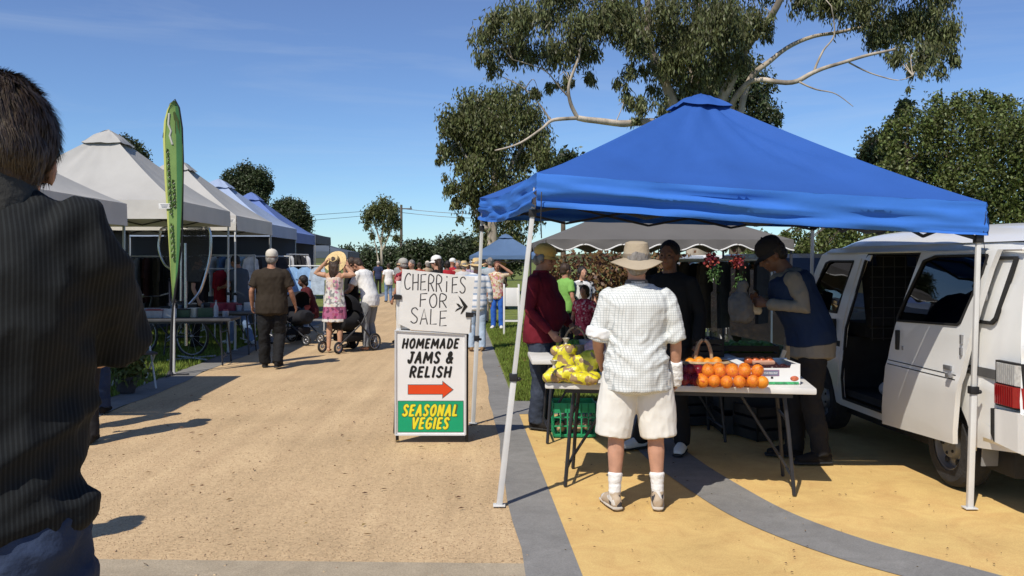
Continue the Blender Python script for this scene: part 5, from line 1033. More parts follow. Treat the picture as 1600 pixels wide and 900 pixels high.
# ---- 3 man in yellow cap
maroon = cloth('maroon_knit', (.15, .012, .022), .12); capy = M('cap_yellow', (.68, .45, .13), .8, .06, 12, .15, 50)
g, B, hp, A_, L_, s = person('man in yellow cap, dark red shirt and jeans beside the fruit table', (at(847, 408, 8.62).x, 8.62, 0), R(-112), 1.74, maroon, cloth('dark_denim', (.04, .05, .075), .25, .3, 7, 40), sk_t, ('fringe', h_gr), ('cap', capy, -4), shoe_b, arms=[((-.24, .05, 1.15), (-.22, .22, .98)), ((.27, -.02, 1.14), (.27, .18, .95))], girth=1.12, belly=.07, vox=.009, face=True, long_=True, collar=cloth('maroon_collar', (.2, .018, .03)), untuck=.84, head=(0, 8), loose=1.3, wr=.012, seed=7)
m = MB(); m.tube([hp(.085, -.01, .03), hp(.092, -.01, -.01)], .03, 10); m.tube([hp(.085, 0, .03), hp(.06, .0, .1), hp(0, 0, .135), hp(-.06, 0, .1), hp(-.085, 0, .03)], .009, 8); extra(g, 'headset', m, M('grey_headset', (.25, .25, .25), .5), s)
# ---- 4 vendor in navy vest and dark cap
g, B, hp, A_, L_, s = person('vendor in dark cap and navy vest leaning over a paper bag beside the van', (at(1266, 408, 7.2).x, 7.2, 0), R(84), 1.84, cloth('grey_long_sleeve', (.22, .2, .165)), darkp, sk_d, ('short', h_dk), ('cap', M('cap_black', (.016, .016, .02), .85, .1, 12), -4), shoe_b, arms=[((-.27, .1, 1.18), (-.12, .34, 1.2)), ((.27, .12, 1.17), (.12, .36, 1.22))], lean=R(22), head=(0, 18), girth=1.12, vox=.009, face=True, long_=True, topmat2=cloth('navy_vest', (.014, .028, .07)), untuck=.80, loose=1.2, wr=.012, seed=9, legs=[((-.1, .02, .49), (-.12, -.06, .085), 8), ((.1, .06, .49), (.11, .1, .085), 8)])
# ---- 5 second vendor behind the white shirt man
person('man in dark clothes and white shoes half hidden behind the khaki hat man', (at(1046, 408, 7.55).x, 7.55, 0), R(150), 1.76, blk, blk, sk_d, ('short', h_dk), None, shoe_w, vox=.012, face=True, long_=True, seed=4, legs=[((-.1, .02, .49), (-.105, -.02, .085), 8), ((.14, .02, .49), (.26, .02, .085), 30)])
# ---- path people
cream_cap = M('cap_cream', (.6, .55, .47), .85, .06, 12)
person('man in dark brown tee and cream cap walking away on the path', (-3.62, 13.5, 0), R(4), 1.75, cloth('brown_tee', (.035, .026, .018)), blk, sk_t, ('fringe', h_gr), ('cap', cream_cap, 0), shoe_b, arms=[((-.29, -.05, 1.15), (-.3, .04, .93)), ((.29, -.02, 1.14), (.33, .1, .93))], girth=1.22, belly=.04, vox=.012, sleeve=.75, untuck=.82, loose=1.5, wr=.014, legs=[((-.11, .0, .49), (-.12, .08, .085), 8), ((.11, .05, .49), (.11, -.14, .1), 8)], seed=1)
floral = spot_cloth('floral_dress', [(.72, .7, .66), (.3, .29, .29), (.6, .3, .42), (.7, .62, .5)], 22, [(0, (1, 1, 1)), (.19, (.55, .18, .34)), (.40, (.9, .9, .88)), (.7, (.95, .85, .82))])
g, B, hp, A_, L_, s = person('woman in a floral sundress holding up her wide straw hat on the path', (-3.12, 15.75, 0), R(-8), 1.68, None, None, skin('sunny', (.52, .29, .18)), ('long', h_br), ('brim', straw, 62, (.215, .1, .02), strawd), None, arms=[((-.36, -.02, 1.44), (-.14, -.04, 1.66)), ((.36, .06, 1.4), (.16, .05, 1.6))], vox=.011, skirt=(floral, .56), head=(0, 6), backless=True, curl=.7, girth=.94)
g, B, hp, A_, L_, s = person('man in white tee and grey shorts bending over a pram on the path', (-2.56, 16.15, 0), R(62), 1.72, whitec, greyp, sk_t, ('short', h_br), None, None, arms=[((-.24, .25, 1.12), (-.18, .46, 1.0)), ((.25, .22, 1.08), (.2, .42, .96))], lean=R(20), head=(0, 30), vox=.012, sleeve=.7, untuck=.82, short=.0, seed=6, legs=[((-.1, .04, .49), (-.1, .0, .085), 5), ((.1, .06, .49), (.1, -.03, .085), 5)])
person('woman with long brown hair in black beside the pram, turned towards the straw hat woman', (at(549, 408, 16.5).x, 16.5, 0), R(100), 1.66, blk, blk, sk_f, ('long', h_br), None, shoe_b, vox=.014, seed=8, arms=[((-.26, .03, 1.15), (-.2, .2, 1.0)), ((.3, .1, 1.35), (.22, .14, 1.6))])
person('man in grey blue shirt and pale jeans browsing a stall under the white tent', (at(376, 408, 17.2).x, 17.2, 0), R(62), 1.72, cloth('slate_shirt', (.07, .085, .1)), jeans_l, sk_t, ('short', h_dk), None, shoe_w, vox=.014, seed=3, lean=R(8), head=(0, 20), arms=[((-.26, .1, 1.15), (-.2, .35, 1.1)), ((.26, .1, 1.15), (.2, .35, 1.1))], legs=[((-.1, .1, .49), (-.1, .2, .085), 5), ((.1, .0, .49), (.12, -.18, .085), 5)])
person('stallholder in black with a sunlit face standing inside the banner tent', (at(306, 408, 16.6).x, 16.6, 0), R(-75), 1.68, blk, blk, sk_f, ('short', h_br), None, shoe_b, vox=.014, seed=3, face=True)
person('person in a dark red top crouched by the prams at the blue tents', (at(487, 408, 18.2).x, 18.2, 0), R(120), 1.6, cloth('wine_cloth', (.07, .012, .016)), blk, sk_d, ('bob', h_dk), None, shoe_b, vox=.016, seat_drop=.3, lean=R(18), legs=[((-.12, .36, .5), (-.12, .2, .085), 5), ((.12, .36, .5), (.12, .22, .085), 5)], arms=[((-.26, .15, .85), (-.15, .4, .8)), ((.26, .15, .85), (.15, .4, .8))])
person('shopper in blue jeans whose leg and hand show beside the black polo man', (at(146, 408, 9.4).x, 9.4, 0), R(15), 1.7, greyp, jeans, sk_f, ('short', h_br), None, shoe_b, vox=.014)
for k, (x, y, lab, tp) in enumerate([(-3.80, 7.85, 'shopper in grey top and cap standing behind the black polo man', greyp), (-4.22, 8.3, 'bare headed shopper in navy standing behind the black polo man', navyc)]):
    person(lab, (x, y, 0), R(20 + 40 * k), 1.72 - .06 * k, tp, darkp, sk_t, ('short', h_br), ('cap', cream_cap, 0) if k == 0 else None, shoe_b, vox=.018, seed=k)
# far path crowd
P = lambda px, Y: (at(px, 408, Y).x, Y, 0)
person('woman in white tee and blue jeans walking on the far path', P(607, 35), R(20), 1.5, whitec, jeans_l, sk_t, ('short', h_br), None, shoe_b, vox=.018, seed=2)
person('shopper in a red patterned shirt and grey cap beyond the left edge of the sign', P(630, 17.5), R(60), 1.63, spot_cloth('red_print', [(.3, .03, .04), (.12, .01, .02), (.5, .2, .18)], 24), darkp, sk_t, ('fringe', h_gr), ('cap', M('cap_grey', (.4, .38, .34), .8), 0, M('visor_tan', (.55, .4, .24), .8)), shoe_b, vox=.016, seed=3)
person('bare headed person whose face shows just above the sign beside the grey cap', P(643, 23), R(150), 1.62, beige, darkp, sk_f, ('short', h_gr), None, shoe_b, vox=.018, face=True)
person('woman with brown hair in a bright white cap behind the cherries sign', P(682, 17), R(75), 1.68, blk, jeans, sk_f, ('long', h_br), ('cap', whitec, -6), shoe_b, vox=.016, seed=1)
person('person in a bright red shirt in the crowd right of the white cap', P(699, 24), R(10), 1.6, redc, darkp, sk_d, ('short', h_dk), None, shoe_b, vox=.018, seed=4)
person('person in red with a small white cap in the crowd above the sign', P(707, 27), R(-60), 1.66, redc, darkp, sk_t, None, ('cap', whitec, 0), shoe_b, vox=.018, seed=5)
person('grey haired person in a pale top in the crowd left of the pale straw hat', P(716, 25), R(160), 1.6, beige, jeans, sk_f, ('bob', h_gr), None, shoe_b, vox=.018, seed=6, face=True)
person('shopper in a pale straw hat and white top in the crowd above the sign corner', P(725, 22), R(0), 1.58, cloth('pale_shirt', (.5, .5, .5)), beige, sk_f, ('short', h_gr), ('brim', straw, 0, (.13, .1, .02)), shoe_b, vox=.018, seed=7)
strip_sh = line_cloth('striped_white_shirt', (.7, .7, .7), (.3, .38, .5), 1, 9, .3, .2, vert=False)
person('shopper in brimmed straw hat and striped white shirt walking behind the sign edge', P(745, 16), R(2), 1.62, strip_sh, cloth('pale_blue_trousers', (.4, .5, .62)), sk_t, ('short', h_gr), ('brim', straw, 0, (.2, .11, .015), strawd), shoe_t, vox=.014, seed=8, long_=True, girth=1.05)
person('man in pale grey shirt standing back to us before the small blue tent', P(766, 23), R(0), 1.68, cloth('mist_shirt', (.36, .4, .43)), beige, sk_f, ('short', h_gr), None, shoe_b, vox=.016, seed=9)
g, B, hp, A_, L_, s = person('woman in floral blouse and bright blue trousers shading her eyes on the grass', P(777, 21.2), R(172), 1.58, spot_cloth('floral_blouse', [(.62, .5, .36), (.55, .22, .26), (.68, .62, .5), (.4, .25, .1)], 26), cloth('royal_blue_trousers', (.035, .13, .5)), sk_t, ('bob', hairm('auburn', (.12, .04, .02))), None, shoe_w, arms=[((-.42, .16, 1.45), (-.12, .18, 1.66)), ((.27, -.03, 1.15), (.26, .06, .93))], vox=.013, face=True, seed=2, sleeve=.8)
m = MB(); m.tube([(-.25, .12, .98), (-.25, .12, .86)], [(.1, .05), (.11, .06)], 12, cap=.3); m.tube([(-.24, .1, 1.0), (-.05, .12, 1.3), (.12, .0, 1.48)], .008, 6); me = m.mesh(); me.materials.append(M('red_leather', (.2, .01, .015), .4)); hb = link('handbag', me, None, 40); hb.location = g.location; hb.rotation_euler = g.rotation_euler; hb.scale = (s,) * 3; tag(hb, 'dark red shoulder bag on the woman in blue trousers', 'handbag')
person('stallgoer in a bright green top beyond the yellow cap man', P(884, 14.5), R(-60), 1.55, cloth('lime_cloth', (.2, .42, .1)), darkp, sk_t, ('short', h_br), None, shoe_b, vox=.016, seed=3)
person('stallgoer in black and white print standing under the grey canopy', P(910, 14.8), R(200), 1.5, spot_cloth('mono_print', [(.7, .7, .7), (.03, .03, .03), (.4, .4, .4)], 20), darkp, sk_f, ('bob', h_dk), None, shoe_b, vox=.016, seed=5)
person('small person in a red gingham top low beside the hedge', P(913, 12.6), R(150), 1.25, spot_cloth('gingham', [(.5, .08, .12), (.6, .4, .4), (.3, .02, .05)], 40), blk, sk_t, ('bob', h_br), None, shoe_b, vox=.016, seed=6)
person('shopper standing just out of view on the left', (-3.03, 4.42, 0), R(30), 1.7, navyc, jeans, sk_f, ('short', h_br), None, shoe_b, vox=.02)

crowd = [(655, 30, 'in rust red beyond the cherries sign, far back', (.3, .06, .03), 'short'), (668, 34, 'in tan, small and far behind the white cap', (.4, .3, .2), 'bob'), (690, 32, 'in white between the white cap and the red shirts', (.65, .65, .62), 'short'), (712, 38, 'in dark blue far behind the grey haired person', (.04, .05, .12), 'bob'), (731, 30, 'in lilac left of the striped shirt', (.35, .28, .4), 'bob'), (736, 40, 'in cream, far off beside the striped shirt', (.6, .55, .45), 'short'), (757, 34, 'in teal between the gazebo pole and the grey shirt', (.05, .2, .22), 'short'), (786, 30, 'in black right of the floral blouse', (.03, .03, .03), 'bob'), (622, 40, 'in grey at the far end of the path', (.3, .3, .3), 'short'), (591, 44, 'in navy at the far left of the path end', (.03, .04, .09), 'short')]
for i, (px, Y, wh, c, hs) in enumerate(crowd): person('distant market goer ' + wh, P(px, Y), R(40 * i), 1.55 + .03 * (i % 4), cloth('crowd_cloth_%s' % 'abcdefghij'[i], c), darkp if i % 2 else jeans, sk_t if i % 3 else sk_f, (hs, [h_br, h_gr, h_dk, h_bl][i % 4]), ('cap', cream_cap, 0) if i % 4 == 1 else None, shoe_b, vox=.022, seed=i, group='distant crowd on the path')
# ================================================================ TABLES AND GOODS
tabletop_m = M('table_plastic', (.66, .65, .62), .5, .08, 5, .1, 40); tleg = M('table_leg', (.045, .045, .05), .4, .2, 9, metal=.5)
def table(label, loc, rz, L=1.82, D=.74, H=.74, top=tabletop_m, legm=tleg, group=None, name='trestle_table'):
    g = thing(name, label, 'table', loc, rz, group)
    m = MB(); m.box((0, 0, H - .022), (L, D, .044), None, .012); m.build('tabletop', top, g)
    m = MB(); m.box((0, -D / 2 + .06, H - .06), (L - .3, .03, .03)); m.box((0, D / 2 - .06, H - .06), (L - .3, .03, .03)); m.build('rail', legm, g)
    for sx in (-1, 1):
        x = sx * (L / 2 - .2)
        for sy in (-1, 1):
            m = MB(); m.tube([(x, sy * D * .32, H - .05), (x + sx * .03, sy * D * .36, H * .55), (x + sx * .06, sy * D * .42, 0)], .014, 8); m.build('leg', legm, g)
        m = MB(); m.tube([(x + sx * .05, -D * .4, .12), (x + sx * .05, D * .4, .12)], .011, 6); m.tube([(x + sx * .02, -D * .34, .5), (x + sx * .02, D * .34, .5)], .011, 6); m.tube([(x + sx * .045, 0, .13), (x - sx * .3, 0, H - .06)], .011, 6); m.build('brace', legm, g)
    return g
TC = Vector((1.2, 6.53, 0)); TA = math.atan2(-.30, 1.825)
table('white folding table laden with oranges and lemons in front of the checked shirt man', TC, TA, 1.85, .68)
table('white folding table behind the first, its end under the yellow cap man\'s hand', (1.09, 8.2, 0), R(2), 1.86, .7)
def tp(px, py, z=.74): Y = (CH - z) * F / (py - HZ); return Vector(((px - 800) / F * Y, Y, z))
orange_m = M('orange_skin', (.8, .27, .015), .4, .12, 30, .25, 160, spec=.5); lemon_m = M('lemon_skin', (.72, .6, .02), .45, .1, 20, .2, 120)
def netmat(name, c, gap=.5, sc=60):
    m = M(name, c, .5, .1, 30); t, p = nodes_of(m); c_ = t.nodes.new('ShaderNodeTexCoord'); v = t.nodes.new('ShaderNodeTexVoronoi'); v.feature = 'DISTANCE_TO_EDGE'; v.inputs['Scale'].default_value = sc; t.links.new(c_.outputs['Object'], v.inputs['Vector'])
    l = t.nodes.new('ShaderNodeMath'); l.operation = 'LESS_THAN'; l.inputs[1].default_value = gap; t.links.new(v.outputs['Distance'], l.inputs[0]); t.links.new(l.outputs[0], p.inputs['Alpha']); return m
net_red = netmat('red_net', (.6, .08, .02), .035, 75)
def fruit_mesh(r, mat, kind='orange'):
    m = MB(); m.ball((0, 0, 0), (r, r, r * .94), 16, 11); me = m.mesh(kind); me.materials.append(mat); me.polygons.foreach_set('use_smooth', [True] * len(me.polygons)); return me
om = fruit_mesh(.044, orange_m)
st_ = M('stem', (.2, .22, .05), .8)
def place(me, name, p, par): o = bpy.data.objects.new(name, me); COL.objects.link(o); o.parent = par; o.location = p; o.rotation_euler = (random.uniform(0, 3), random.uniform(0, 3), random.uniform(0, 3)); return o
for px, py, lab in [(1191, 607, 'single loose orange at the right of the net bag in front of the fruit box'), (1168, 604, 'loose orange tucked against the right end of the net bag')]:
    o = place(om, 'orange', tp(px, py) + Vector((0, 0, .042)), None); tag(o, lab, 'orange')
ob_ = thing('orange_bag', 'red net bag of oranges lying on the white table', 'fruit bag', tp(1136, 606), TA)
pts = []
for row, (n_, y_, z_) in enumerate([(5, 0, .042), (5, .085, .042), (5, .03, .112), (4, .1, .115)]):
    for i in range(n_): pts.append(Vector((-.165 + i * .083 + (.04 if row in (2, 3) else 0) + random.uniform(-.006, .006), y_ + random.uniform(-.006, .006), z_ + random.uniform(-.006, .006))))
for p in pts: place(om, 'orange', p, ob_)
m = MB()
for p in pts: m.ball(p, .05, 10, 8)
me = fuse(m, .014, 6); me.materials.append(net_red); link('net', me, ob_, 180)
m = MB(); m.tube([(.2, .04, .08), (.235, .03, .06), (.25, .0, .03)], [.02, .01, .016], 8); m.build('net_tail', M('red_plastic', (.4, .03, .02), .5), ob_)
ab = thing('apple_bag', 'dark red bag of apples between the bandaged hand and the oranges', 'fruit bag', tp(1085, 604) + Vector((-.01, .05, 0)), TA); am = fruit_mesh(.04, M('apple_skin', (.16, .008, .015), .3, .25, 14, spec=.5)); m = MB()
for i, p in enumerate([(-.05, 0, .04), (.035, 0, .04), (0, .07, .04), (-.01, .02, .11), (.05, .06, .1), (-.06, .06, .1)]): place(am, 'apple', p, ab); m.ball(p, .045, 10, 8)
me = fuse(m, .014, 6); me.materials.append(netmat('wine_net', (.2, .01, .03), .1, 75)); link('net', me, ab, 180)
# basket with cane handle
cane = M('cane', (.42, .3, .17), .75, .25, 30, .4, 80); bk = thing('cane_basket', 'cane basket with arched handle full of oranges behind the net bag', 'basket', tp(1100, 598), TA)
for k in range(5): m = MB(); m.lathe([(.12 + k * .008, k * .03), (.135 + k * .008, k * .03 + .014), (.12 + k * .008, k * .03 + .028)], (0, .1, .0), 28, Matrix.Diagonal((1.15, .75, 1))); m.build('cane_band', cane, bk)
m = MB(); m.tube([Vector((.002 + .058 * math.cos(a), .1, .13 + .165 * math.sin(a))) for a in np.linspace(math.pi, 0, 14)], .0125, 8); m.build('handle', cane, bk); 
for i in range(7): place(om, 'orange', Vector((-.09 + (i % 4) * .06, .06 + (i // 4) * .07, .125 + .01 * (i % 2))), bk)
# fruit carton
cart = M('carton_white', (.74, .74, .72), .6, .03, 6); cin = M('carton_card', (.4, .28, .17), .8, .1, 9)
bx_ = thing('fruit_carton', 'open white printed fruit carton on the right end of the table', 'carton', tp(1203, 602) + Vector((0, .17, 0)), TA + R(9)); w2, d2, h2 = .215, .155, .145
m = MB(); m.box((0, 0, .006), (.43, .31, .01)); m.build('carton_base', cin, bx_)
m = MB(); m.prism([(-w2, -d2, 0), (w2, -d2, 0), (w2, -d2, h2), (w2 - .06, -d2, h2), (w2 - .07, -d2, h2 - .028), (-w2 + .08, -d2, h2 - .028), (-w2 + .07, -d2, h2), (-w2, -d2, h2)], (0, .006, 0)); m.build('front_panel', cart, bx_)
m = MB(); m.prism([(-w2, d2, 0), (w2, d2, 0), (w2, d2, h2 + .01), (-w2, d2, h2 + .01)], (0, -.006, 0)); m.build('back_panel', cart, bx_)
for sx in (-1, 1): m = MB(); m.box((sx * (w2 - .003), 0, h2 / 2), (.006, .3, h2)); m.box((sx * (w2 - .02), 0, h2 + .003), (.05, .29, .005), (0, sx * .25, 0)); m.build('side_panel', cart, bx_)
fy = -d2 - .001
def lab2(name, x0, x1, z0, z1, mat, o=0): m = MB(); m.box(((x0 + x1) / 2, fy - o, (z0 + z1) / 2), (x1 - x0, .0015, z1 - z0)); return m.build(name, mat, bx_)
lab2('printed_label', -.05, .07, .062, .105, M('label_mauve', (.3, .16, .26), .6)); lab2('printed_label', -.044, .064, .067, .1, M('label_slate', (.16, .17, .24), .6), .0015)
text_part('lettering', 'YOUR FRESH FRUIT', M('carton_ink', (.7, .7, .72), .6), bx_, lambda u, v: Vector((.01 + u, fy - .004, .083 + v)), .095, .014, 0, .02)
lab2('green_print', -.02, w2 - .01, .004, .022, M('carton_green', (.05, .32, .12), .6, .5, 60)); lab2('carton_slot', .012, .028, .044, .058, rub)
m = MB(); m.ball((.175, fy, .045), (.03, .002, .018), 14, 8); m.build('printed_fruit', M('print_red', (.5, .13, .06), .6, .5, 60), bx_); m = MB(); m.ball((-.17, fy, .1), (.022, .002, .02), 14, 8); m.build('printed_fruit', M('print_mauve', (.4, .25, .32), .6, .4, 60), bx_)
av = fruit_mesh(.034, M('dark_plum', (.035, .012, .014), .35, .3, 14), 'plum'); tm = fruit_mesh(.036, M('tomato', (.55, .12, .03), .3, .3, 9), 'tomato')
for i in range(24): place(av if i % 4 or i > 15 else av, 'plum', Vector((-.165 + (i % 6) * .066, -.12 + (i // 6) * .07, .085 + random.uniform(0, .02))), bx_)
for i in range(4): place(tm, 'tomato', Vector((-.08 + i * .05, .1, .135)), bx_)
m = MB(); m.box((.02, .09, .135), (.16, .1, .03), (.2, 0, 0), .01); m.build('fruit_tray', M('tray_pink', (.55, .3, .2), .7), bx_)
sk2 = thing('price_stake', 'pale pointed timber stake leaning behind the fruit carton', 'stake', tp(1233, 598) + Vector((.0, .3, -.03)), TA)
m = MB(); m.bar((-.02, 0, 0), (.06, .02, .23), .016, .03); m.build('stake', M('raw_timber', (.45, .38, .28), .8, .2, 12), sk2)
sk3 = thing('timber_stake', 'brown upright timber batten standing at the end of the fruit carton', 'stake', tp(1248, 598) + Vector((.02, .32, -.05)), TA)
m = MB(); m.box((0, 0, .14), (.03, .02, .28)); m.build('stake', M('brown_timber', (.3, .2, .1), .8, .2, 12), sk3)
# lemon bags
film = M('yellow_film', (.74, .66, .03), .35, .1, 8, .5, 30, spec=.6); t, p = nodes_of(film); src = p.inputs['Base Color'].links[0].from_socket; c_ = t.nodes.new('ShaderNodeTexCoord'); wv = t.nodes.new('ShaderNodeTexNoise'); wv.inputs['Scale'].default_value = 16; wv.inputs['Detail'].default_value = 1; wv.inputs['Distortion'].default_value = .6
t.links.new(c_.outputs['Object'], wv.inputs['Vector']); rp = t.nodes.new('ShaderNodeValToRGB'); rp.color_ramp.interpolation = 'CONSTANT'; rp.color_ramp.elements[1].position = .53; rp.color_ramp.elements[1].color = (1, 1, 1, 1); rp.color_ramp.elements[0].color = (0, 0, 0, 1); t.links.new(wv.outputs[0], rp.inputs[0])
k = t.nodes.new('ShaderNodeMix'); k.data_type = 'RGBA'; t.links.new(rp.outputs[0], k.inputs['Factor']); t.links.new(src, k.inputs['A']); k.inputs['B'].default_value = (.34, .22, .1, 1); t.links.new(k.outputs['Result'], p.inputs['Base Color'])
labs = ['upright yellow striped bag of potatoes at the back of the table', 'yellow bag of potatoes lying at the table\'s left front', 'small brown potato bag hanging over the table\'s left corner', 'yellow bag of potatoes touching the checked shirt man\'s elbow', 'clear and yellow bag of potatoes next to the checked shirt']
rr = random.Random(11)
for i, (px, py, sx, sz) in enumerate([(886, 588, .10, .235), (893, 599, .125, .135), (866, 598, .07, .115), (920, 590, .10, .20), (917, 603, .10, .10)]):
    b = thing('potato_bag', labs[i], 'vegetable bag', tp(px, py) + Vector((0, .03 if i % 3 else .12, 0)), TA + rr.uniform(-.3, .3), 'bags of potatoes at the left end of the table'); m = MB()
    for q in range(13):
        r_ = rr.uniform(.032, .042); m.ball((rr.uniform(-sx + r_ * .6, sx - r_ * .6), rr.uniform(-.05, .05), rr.uniform(r_, max(r_ + .01, sz - r_))), (r_ * 1.15, r_, r_), 9, 7)
    m.ball((0, 0, sz * .46), (sx * .92, .07, sz * .45))
    me = fuse(m, .011, 5); wrinkle(me, .006, (30, 30, 12), i); me.materials.append(film)
    for v in me.vertices: v.co.z = max(v.co.z, .001)
    link('bag', me, b, 180)
    if i in (0, 2): m = MB(); m.lathe([(.018, sz - .02), (.008, sz + .005), (.03, sz + .04)], (0, 0, 0), 10); m.build('bag_neck', M('clear_film', (.5, .47, .4), .3, .1, 9), b)
# green crate under the table
grn = M('green_plastic', (.02, .3, .13), .45, .08, 6); cr_ = thing('green_crate', 'green slatted plastic crate of onions on the ground under the table', 'crate', gr(897, 682) + Vector((.0, .12, 0)), TA + R(10)); w3, d3, h3 = .19, .15, .31
m = MB(); m.box((0, 0, .012), (.38, .3, .024)); m.build('crate_base', grn, cr_)
for nm, c0, ax, ln in (('front', (0, -d3, 0), 'x', w3), ('back', (0, d3, 0), 'x', w3), ('left', (-w3, 0, 0), 'y', d3), ('right', (w3, 0, 0), 'y', d3)):
    m = MB(); n_ = 6 if ax == 'x' else 5; V3 = (lambda t, z: Vector((c0[0] + t, c0[1], z))) if ax == 'x' else (lambda t, z: Vector((c0[0], c0[1] + t, z)))
    for i in range(n_ + 1): m.bar(V3(-ln + 2 * ln * i / n_, .0), V3(-ln + 2 * ln * i / n_, h3), .012)
    for z in (.02, .1, .18): m.bar(V3(-ln, z), V3(ln, z), .012, .012)
    m.box(V3(0, h3 - .045), (2 * ln + .012, .012, .09) if ax == 'x' else (.012, 2 * ln + .012, .09), None, .003); m.build('crate_side', grn, cr_)
on_ = fruit_mesh(.042, M('onion_skin', (.42, .27, .16), .5, .2, 9), 'onion')
for i in range(12): place(on_, 'onion', Vector((-.12 + (i % 4) * .08, -.08 + (i // 4) * .08, .07 + .02 * (i % 2))), cr_)
# goods on the second table
blackcr = M('black_crate', (.02, .02, .022), .5, .2, 9)
def crate(label, loc, rz, w, d, h, mat, name='produce_crate', grp=None, fill=None):
    g = thing(name, label, 'crate', loc, rz, grp); m = MB(); m.box((0, 0, .01), (w, d, .02)); m.build('crate_base', mat, g)
    for sx, sy in ((0, -1), (0, 1), (-1, 0), (1, 0)):
        m = MB(); L = w if sx == 0 else d
        for z in (h * .15, h * .5, h * .85): m.box((sx * w / 2, sy * d / 2, z), (w if sx == 0 else .012, .012 if sx == 0 else d, h * .26))
        m.bar((sx * w / 2 - (w / 2 if sx == 0 else 0), sy * d / 2 - (d / 2 if sx else 0), 0), (sx * w / 2 - (w / 2 if sx == 0 else 0), sy * d / 2 - (d / 2 if sx else 0), h), .018); m.build('crate_side', mat, g)
    if fill:
        for i in range(10): place(fill, 'vegetable', Vector((-w * .36 + (i % 5) * w * .18, -d * .2 + (i // 5) * d * .38, h * .8)), g)
    return g
lettuce = M('lettuce', (.16, .3, .05), .6, .3, 20, .5, 30); bun = fruit_mesh(.06, lettuce, 'lettuce'); wrinkle(bun, .02, (40, 40, 40))
crate('black produce crate right of the checked shirt man on the back table', (1.62, 8.15, .745), R(3), .5, .36, .16, blackcr, fill=om and av)
crate('black produce crate with lettuce in front of the vendor', (2.2, 8.5, .62), R(-4), .55, .4, .2, blackcr, fill=bun)
crate('dark crate standing on the ground behind the fruit table', (1.75, 8.9, 0), R(8), .5, .36, .3, blackcr)
crate('dark crate on the ground near the van step', (2.35, 8.2, 0), R(20), .5, .36, .3, blackcr)
crate('wide black crate raised on another beside the vendor\'s elbow', (2.25, 8.5, 0), R(0), .6, .42, .6, blackcr)
b2 = thing('cane_basket', 'small cane basket with tall handle on the back table behind the potatoes', 'basket', (.58, 8.2, .745), 0); m = MB(); m.lathe([(.09, 0), (.12, .06), (.11, .1), (.1, .09)], (0, 0, 0), 22); m.build('basket_bowl', cane, b2); m = MB(); m.tube([(.1 * math.cos(a), 0, .09 + .16 * math.sin(a)) for a in np.linspace(math.pi, 0, 14)], .01, 8); m.build('handle', cane, b2)
for i in range(5): place(bun, 'lettuce', Vector((-.05 + .03 * i, .02 * (i % 2), .1)), b2).scale = (.6,) * 3
film2 = M('pink_film', (.5, .33, .36), .25, .35, 22, .4, 40, spec=.6)
def softbag(label, loc, r, mat, name='plastic_bag', cat='bag'):
    m = MB(); m.ball((0, 0, r[2]), r, 14, 10); m.ball((r[0] * .4, 0, r[2] * .7), (r[0] * .7, r[1], r[2] * .7)); m.tube([(0, 0, r[2] * 1.8), (.02, 0, r[2] * 2.5)], [r[0] * .3, r[0] * .5], 10); me = fuse(m, .014, 3); wrinkle(me, .016, (22, 22, 14), r[0] * 99); me.materials.append(mat); o = link(name, me, None, 180); o.location = loc; tag(o, label, cat); return o
softbag('clear pinkish bag of produce on the back table behind the potatoes', (.78, 8.05, .745), (.13, .09, .08), film2)
softbag('grey paper bag being filled in the vendor\'s hands', (1.835, 7.2, 1.10), (.1, .09, .13), M('paper_bag', (.13, .125, .12), .7, .15, 9, .3, 14), 'paper_bag')
softbag('white crumpled wrapping in the vendor\'s far hand', (1.98, 7.36, 1.16), (.06, .05, .05), M('crumpled_white', (.6, .58, .54), .6, .15, 30), 'paper_wrap', 'paper')
# hanging items under the grey canopy
pet = M('red_petal', (.3, .04, .035), .6, .3, 20, island=.5); fern = M('fern', (.06, .12, .03), .7, .3, 20, island=.5)
for px, py, lab in [(1112, 405, 'red flowering basket hanging left under the scalloped canopy'), (1152, 408, 'red flowering basket with trailing fern hanging right under the scalloped canopy')]:
    Y = 10.9; c = at(px, py, Y); g = thing('flower_basket', lab, 'hanging plant', c - Vector((0, 0, .1)), 0); foliage([((0, 0, .1), (.06, .055, .04))], 240, .035, .02, pet, g, .1, .05, 10, 'flowers')
    foliage([((.03, 0, -.05 - .1 * k), (.05, .05, .08)) for k in range(5 if px > 1130 else 1)], 300, .04, .008, fern, g, .7, .05, 10, 'fern_fronds'); m = MB(); m.tube([(0, 0, 0), (0, 0, .34)], .004, 4); m.build('hanger', darkmetal_m, g)
